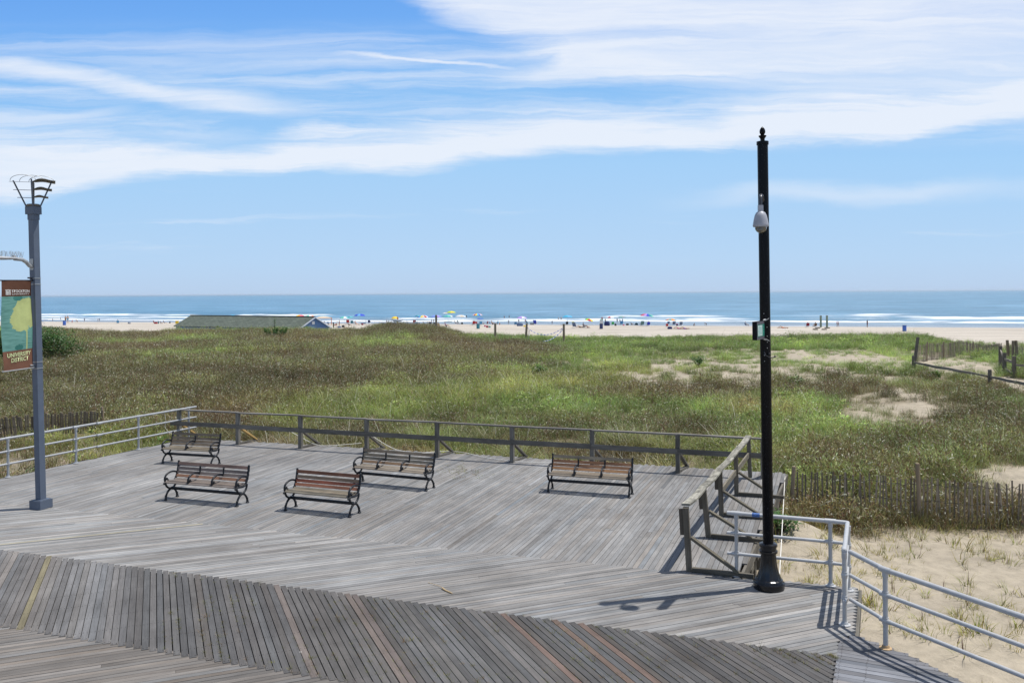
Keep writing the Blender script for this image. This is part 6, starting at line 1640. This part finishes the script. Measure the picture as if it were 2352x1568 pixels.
umbrella('lilac umbrella over a pile of dark gear', 'c', 1300, 228, 244, ['lilac', 'lilac', 'white', 'lilac'], 440)
person('person in a dark swimsuit standing under the left of the lilac umbrella', 'c', 1225, 385, 98, 'stand', 180, None, 'dark', 1)
person('person in pink standing under the right of the lilac umbrella', 'c', 1380, 385, 96, 'stand', 180, 'pink', 'red', 0)
chair('blue chair left under the lilac umbrella', 'c', 1150, 440, 86, 'lblue')
bag('big dark pile of beach gear under the lilac umbrella', 'c', 1252, 455, 150, 82, 'slate')
bag('yellow bag at the foot of the leaning post', 'c', 1360, 472, 50, 34, 'yellow')
chair('teal chair right of the leaning post', 'c', 1440, 415, 84, 'teal', 120)
cooler('low dark cooler left of the person in navy', 'c', 1540, 425, 95, 40, 'grey', 'dark')
seated('person in navy sitting right of the low dark cooler', 'royal blue chair right of the low dark cooler', 'c', 1615, 424, 134, 'royal', 'navy', 'navy', 0, 160, 'dark')
person('person in a grey swimsuit walking out of the sea above the flagged rope', 'c', 2010, 422, 106, 'walk', 170, 'grey', 'slate', 0)
person('left one of a couple in pale shirts wading above the tallest post', 'c', 2160, 335, 100, 'stand', 170, 'white', 'grey', 0)
person('right one of a couple wading above the tallest post', 'c', 2222, 335, 100, 'stand', 190, None, 'dark', 0)
# --- right of the flagged rope
umbrella('sky blue umbrella above the tallest crest post', 'd', 175, 122, 232, ['sky', 'sky', 'lblue', 'sky'], 345)
seated('person in black sitting right of the tallest crest post', 'black chair right of the tallest crest post', 'd', 165, 348, 95, 'dark', 'dark', 'dark', 1, 180)
chair('blue chair with a yellow-green towel right of the tallest crest post', 'd', 352, 422, 130, 'slate', 150)
P = at('d', 330, 422); P.z += .68; mb = MB(); k = mpp('d', P.y)
for i in range(7):
    for j in range(5): mb.v.append(Vector(((j/4-.5)*.56, .10+.36*i/6, .10+.40*i/6+.02*math.sin(j*2+i))))
for i in range(6):
    for j in range(4): q = i*5+j; mb.face((q, q+1, q+6, q+5))
o = mb.build('beach_towel', cm('lime'), loc=P, smooth=True); o.rotation_euler = (0, 0, 2.6); tag(o, 'yellow-green towel hanging over the back of the blue chair', 'towel')
person('person in a dark swimsuit lying between the blue chair and the tilted umbrella', 'd', 468, 416, 44, 'lie', 90, None, 'dark', 0, hgt=.42)
seated('person in maroon shorts reclining under the tilted red and green umbrella', 'slate blue chair beside the tilted red and green umbrella', 'd', 575, 418, 104, 'slate', 'slate', 'maroon', 0, 100)
person('sunbather in a dark red suit on the sand right of the slate blue chair', 'd', 655, 422, 76, 'ground', 100, 'maroon', 'maroon', 0)
umbrella('tilted red, green and yellow umbrella set low over the sand', 'd', 675, 205, 205, ['green', 'lime', 'red', 'red', 'yellow', 'lime'], 418, n=12, tilt=(.25, -.15))
barrel('dark navy barrel right of the tilted umbrella', 'd', 970, 440, 122, 'navy')
P = at('d', 970, 440); k = mpp('d', P.y); t = thing('cooler', 'white cooler with a green lid behind the dark navy barrel', 'cooler', at('d', 978, 372), .1)
mb = MB(); mb.bar((-.30, 0, .60), (.30, 0, .60), .4, 1.2); mb.build('tub', cm('white'), t)
mb = MB(); mb.bar((-.32, 0, 1.27), (.32, 0, 1.27), .42, .13); mb.build('lid', cm('mint'), t)
person('dark haired person in red standing behind the navy barrel', 'd', 990, 300, 145, 'stand', 180, 'red', 'maroon', 1, 'dark')
person('person in tan standing left of the red and white umbrella', 'd', 1065, 310, 116, 'stand', 180, 'tan', 'brown', 0)
umbrella('white umbrella with one red panel behind the navy tent bag', 'd', 1180, 150, 192, ['white', 'red', 'white', 'white'], 345)
bag('large navy tent bag under the red and white umbrella', 'd', 1105, 367, 140, 104, 'navy')
chair('bright green chair right of the navy tent bag', 'd', 1240, 362, 90, 'green')
bag('black round bag right of the bright green chair', 'd', 1305, 366, 48, 50, 'dark')
umbrella('grey-green umbrella in front of the breaking wave', 'd', 1465, 143, 192, ['gteal', 'gteal', 'grey', 'gteal'], 330)
person('person in grey standing left under the grey-green umbrella', 'd', 1345, 305, 118, 'stand', 170, 'grey', 'slate', 0)
person('person in white standing under the grey-green umbrella', 'd', 1410, 305, 100, 'stand', 180, 'white', 'dark', 0)
person('person in dark clothes standing right under the grey-green umbrella', 'd', 1470, 305, 105, 'stand', 190, 'slate', 'dark', 1)
chair('sky blue chair with white legs under the grey-green umbrella', 'd', 1445, 350, 96, 'lblue')
bag('pink bag right of the sky blue chair with white legs', 'd', 1497, 365, 44, 28, 'pink')
cooler('black cooler with a white lid standing alone', 'd', 1585, 358, 60, 48, 'dark')
person('sunbather in grey lying back right of the black cooler', 'd', 1690, 354, 74, 'ground', 110, 'grey', 'dark', 0)
P = at('d', 1792, 356); t = thing('pop_up_tent', 'small teal pop-up shelter between the sunbather in grey and the dark chair', 'tent', P, .1)
mb = MB(); n = 12; k = mpp('d', P.y); r = 45*k
for lay_ in (1.0, .96):
    b = len(mb.v)
    for i in range(6):
        for j in range(n+1): a = PI*j/n; f = i/5; mb.v.append(Vector((r*lay_*math.cos(a)*math.cos(f*1.3), (f-.3)*.9, r*1.25*lay_*math.sin(a)*math.cos(f*1.3))))
    for i in range(5):
        for j in range(n): q = b+i*(n+1)+j; mb.face((q, q+1, q+n+2, q+n+1))
mb.build('shell', cm('teal'), t, smooth=True)
seated('person in black sitting left of the person in the royal blue chair', 'pale teal chair left below the big rainbow umbrella', 'd', 1925, 372, 140, 'gteal', 'dark', 'dark', 0, 190, 'dark')
seated('person sitting in the royal blue chair below the big rainbow umbrella', 'royal blue chair right below the big rainbow umbrella', 'd', 2080, 374, 124, 'royal', 'royal', 'navy', 0, 180)
umbrella('big rainbow umbrella with pink and purple panels over the right-hand chairs', 'd', 2045, 88, 322, ['red', 'pink', 'lilac', 'royal', 'teal', 'mint', 'lime'], 372, n=14, tilt=(.1, 0))
# --- near the black pole
umbrella('orange and teal striped umbrella over a row of blue chairs', 'e', 255, 200, 260, ['peach', 'gteal', 'orange', 'gteal'], 370)
chair('leftmost blue chair under the orange and teal umbrella', 'e', 195, 345, 80, 'slate')
chair('middle blue chair under the orange and teal umbrella', 'e', 325, 368, 104, 'slate')
cooler('small purple cooler between the blue chairs', 'e', 400, 368, 46, 46, 'navy', 'pink')
seated('person in a grey-blue shirt in the chair right of the purple cooler', 'grey-blue chair right of the purple cooler', 'e', 490, 372, 122, 'slate', 'slate', 'navy', 0, 180, 'grey')
chair('red chair in front of the orange and teal umbrella', 'e', 172, 402, 82, 'red', 160)
bag('navy beach bag in front of the red chair', 'e', 232, 446, 115, 58, 'navy')
towel('purple towel under the left one of two people lying in a row', 'e', 440, 447, 120, 'purple')
person('left one of two people lying in a row on purple towels', 'e', 430, 446, 24, 'lie', 90, None, 'pink', 0, hgt=.42)
towel('purple towel under the right one of two people lying in a row', 'e', 585, 449, 120, 'purple')
person('right one of two people lying in a row on purple towels', 'e', 575, 448, 24, 'lie', 90, None, 'purple', 0, hgt=.42)
person('tanned child kneeling in the wet sand', 'e', 793, 372, 60, 'kneel', 60, None, 'dark', 1, 'dark')
person('tanned child on hands and feet at the water edge', 'e', 1085, 374, 72, 'bend', 250, None, 'dark', 1, 'dark')
seated('person in a white striped shirt in the lone chair left of the black pole', 'lone slate chair at the water edge left of the black pole', 'e', 2030, 376, 92, 'slate', 'white', 'dark', 0, 110, 'dark')
person('sunbather lying on a white towel right of the black pole', '5', 1757, 334, 30, 'lie', 70, None, 'peach', 0, hgt=.5)
towel('white towel under the sunbather right of the black pole', '5', 1760, 337, 90, 'white')
seated('person in maroon sitting in the left chair by the grey-green pilings', 'maroon chair left of the other by the grey-green pilings', '5', 2050, 318, 62, 'maroon', 'red', 'maroon', 0, 170)
seated('person in brown sitting in the right chair by the grey-green pilings', 'brown chair nearest the grey-green pilings', '5', 2136, 318, 54, 'brown', 'brown', 'maroon', 1, 190)
for lb_, xq in (('left one of two grey-green pilings standing in the sand', 2205), ('right one of two grey-green pilings standing in the sand', 2278)):
    P = at('5', xq, 320); k = mpp('5', P.y); mb = MB(); mb.tube([(0, 0, -.3), (0, 0, 132*k)], .5*24*k, 14); mb.tube([(0, 0, 132*k), (0, 0, 137*k)], .5*26*k, 14, mi=1)
    autosmooth(tag(mb.build('piling', [paint('piling_green', (.20, .26, .20), .9, 0, .3, 2), M_BARK], loc=P), lb_, 'piling', 'pilings on the beach'), 40)
for lb_, xq, yq in (('dark flat slab on the sand nearest the left piling', 2140, 349), ('dark flat slab just behind the nearest slab at left of the pilings', 2167, 331), ('dark flat slab on the sand in front of the pilings', 2245, 349), ('dark flat slab beside the right piling', 2280, 332)):
    P = at('5', xq, yq); k = mpp('5', P.y); mb = MB(); mb.box((0, 0, .04), (40*k, .9, .16), .1, tone=(.6, .6, .6)); mb.box((0.05, .05, .14), (34*k, .7, .05), .1, tone=(.7, .7, .7))
    tag(mb.build('stone_slab', M_FENCE, loc=P), lb_, 'slab', 'dark slabs by the pilings')
person('left one of a pair walking by the surf right of the pilings', '6', 231, 305, 68, 'walk', 90, 'pink', 'grey', 0)
person('right one of a pair walking by the surf right of the pilings', '6', 246, 305, 66, 'walk', 90, 'grey', 'slate', 2)
person('man in dark clothes standing alone at the surf looking at his phone', '6', 574, 309, 86, 'phone', 100, 'dark', 'navy', 1, 'dark')
barrel('solitary blue barrel on the right beach', '6', 996, 352, 66, 'blue')
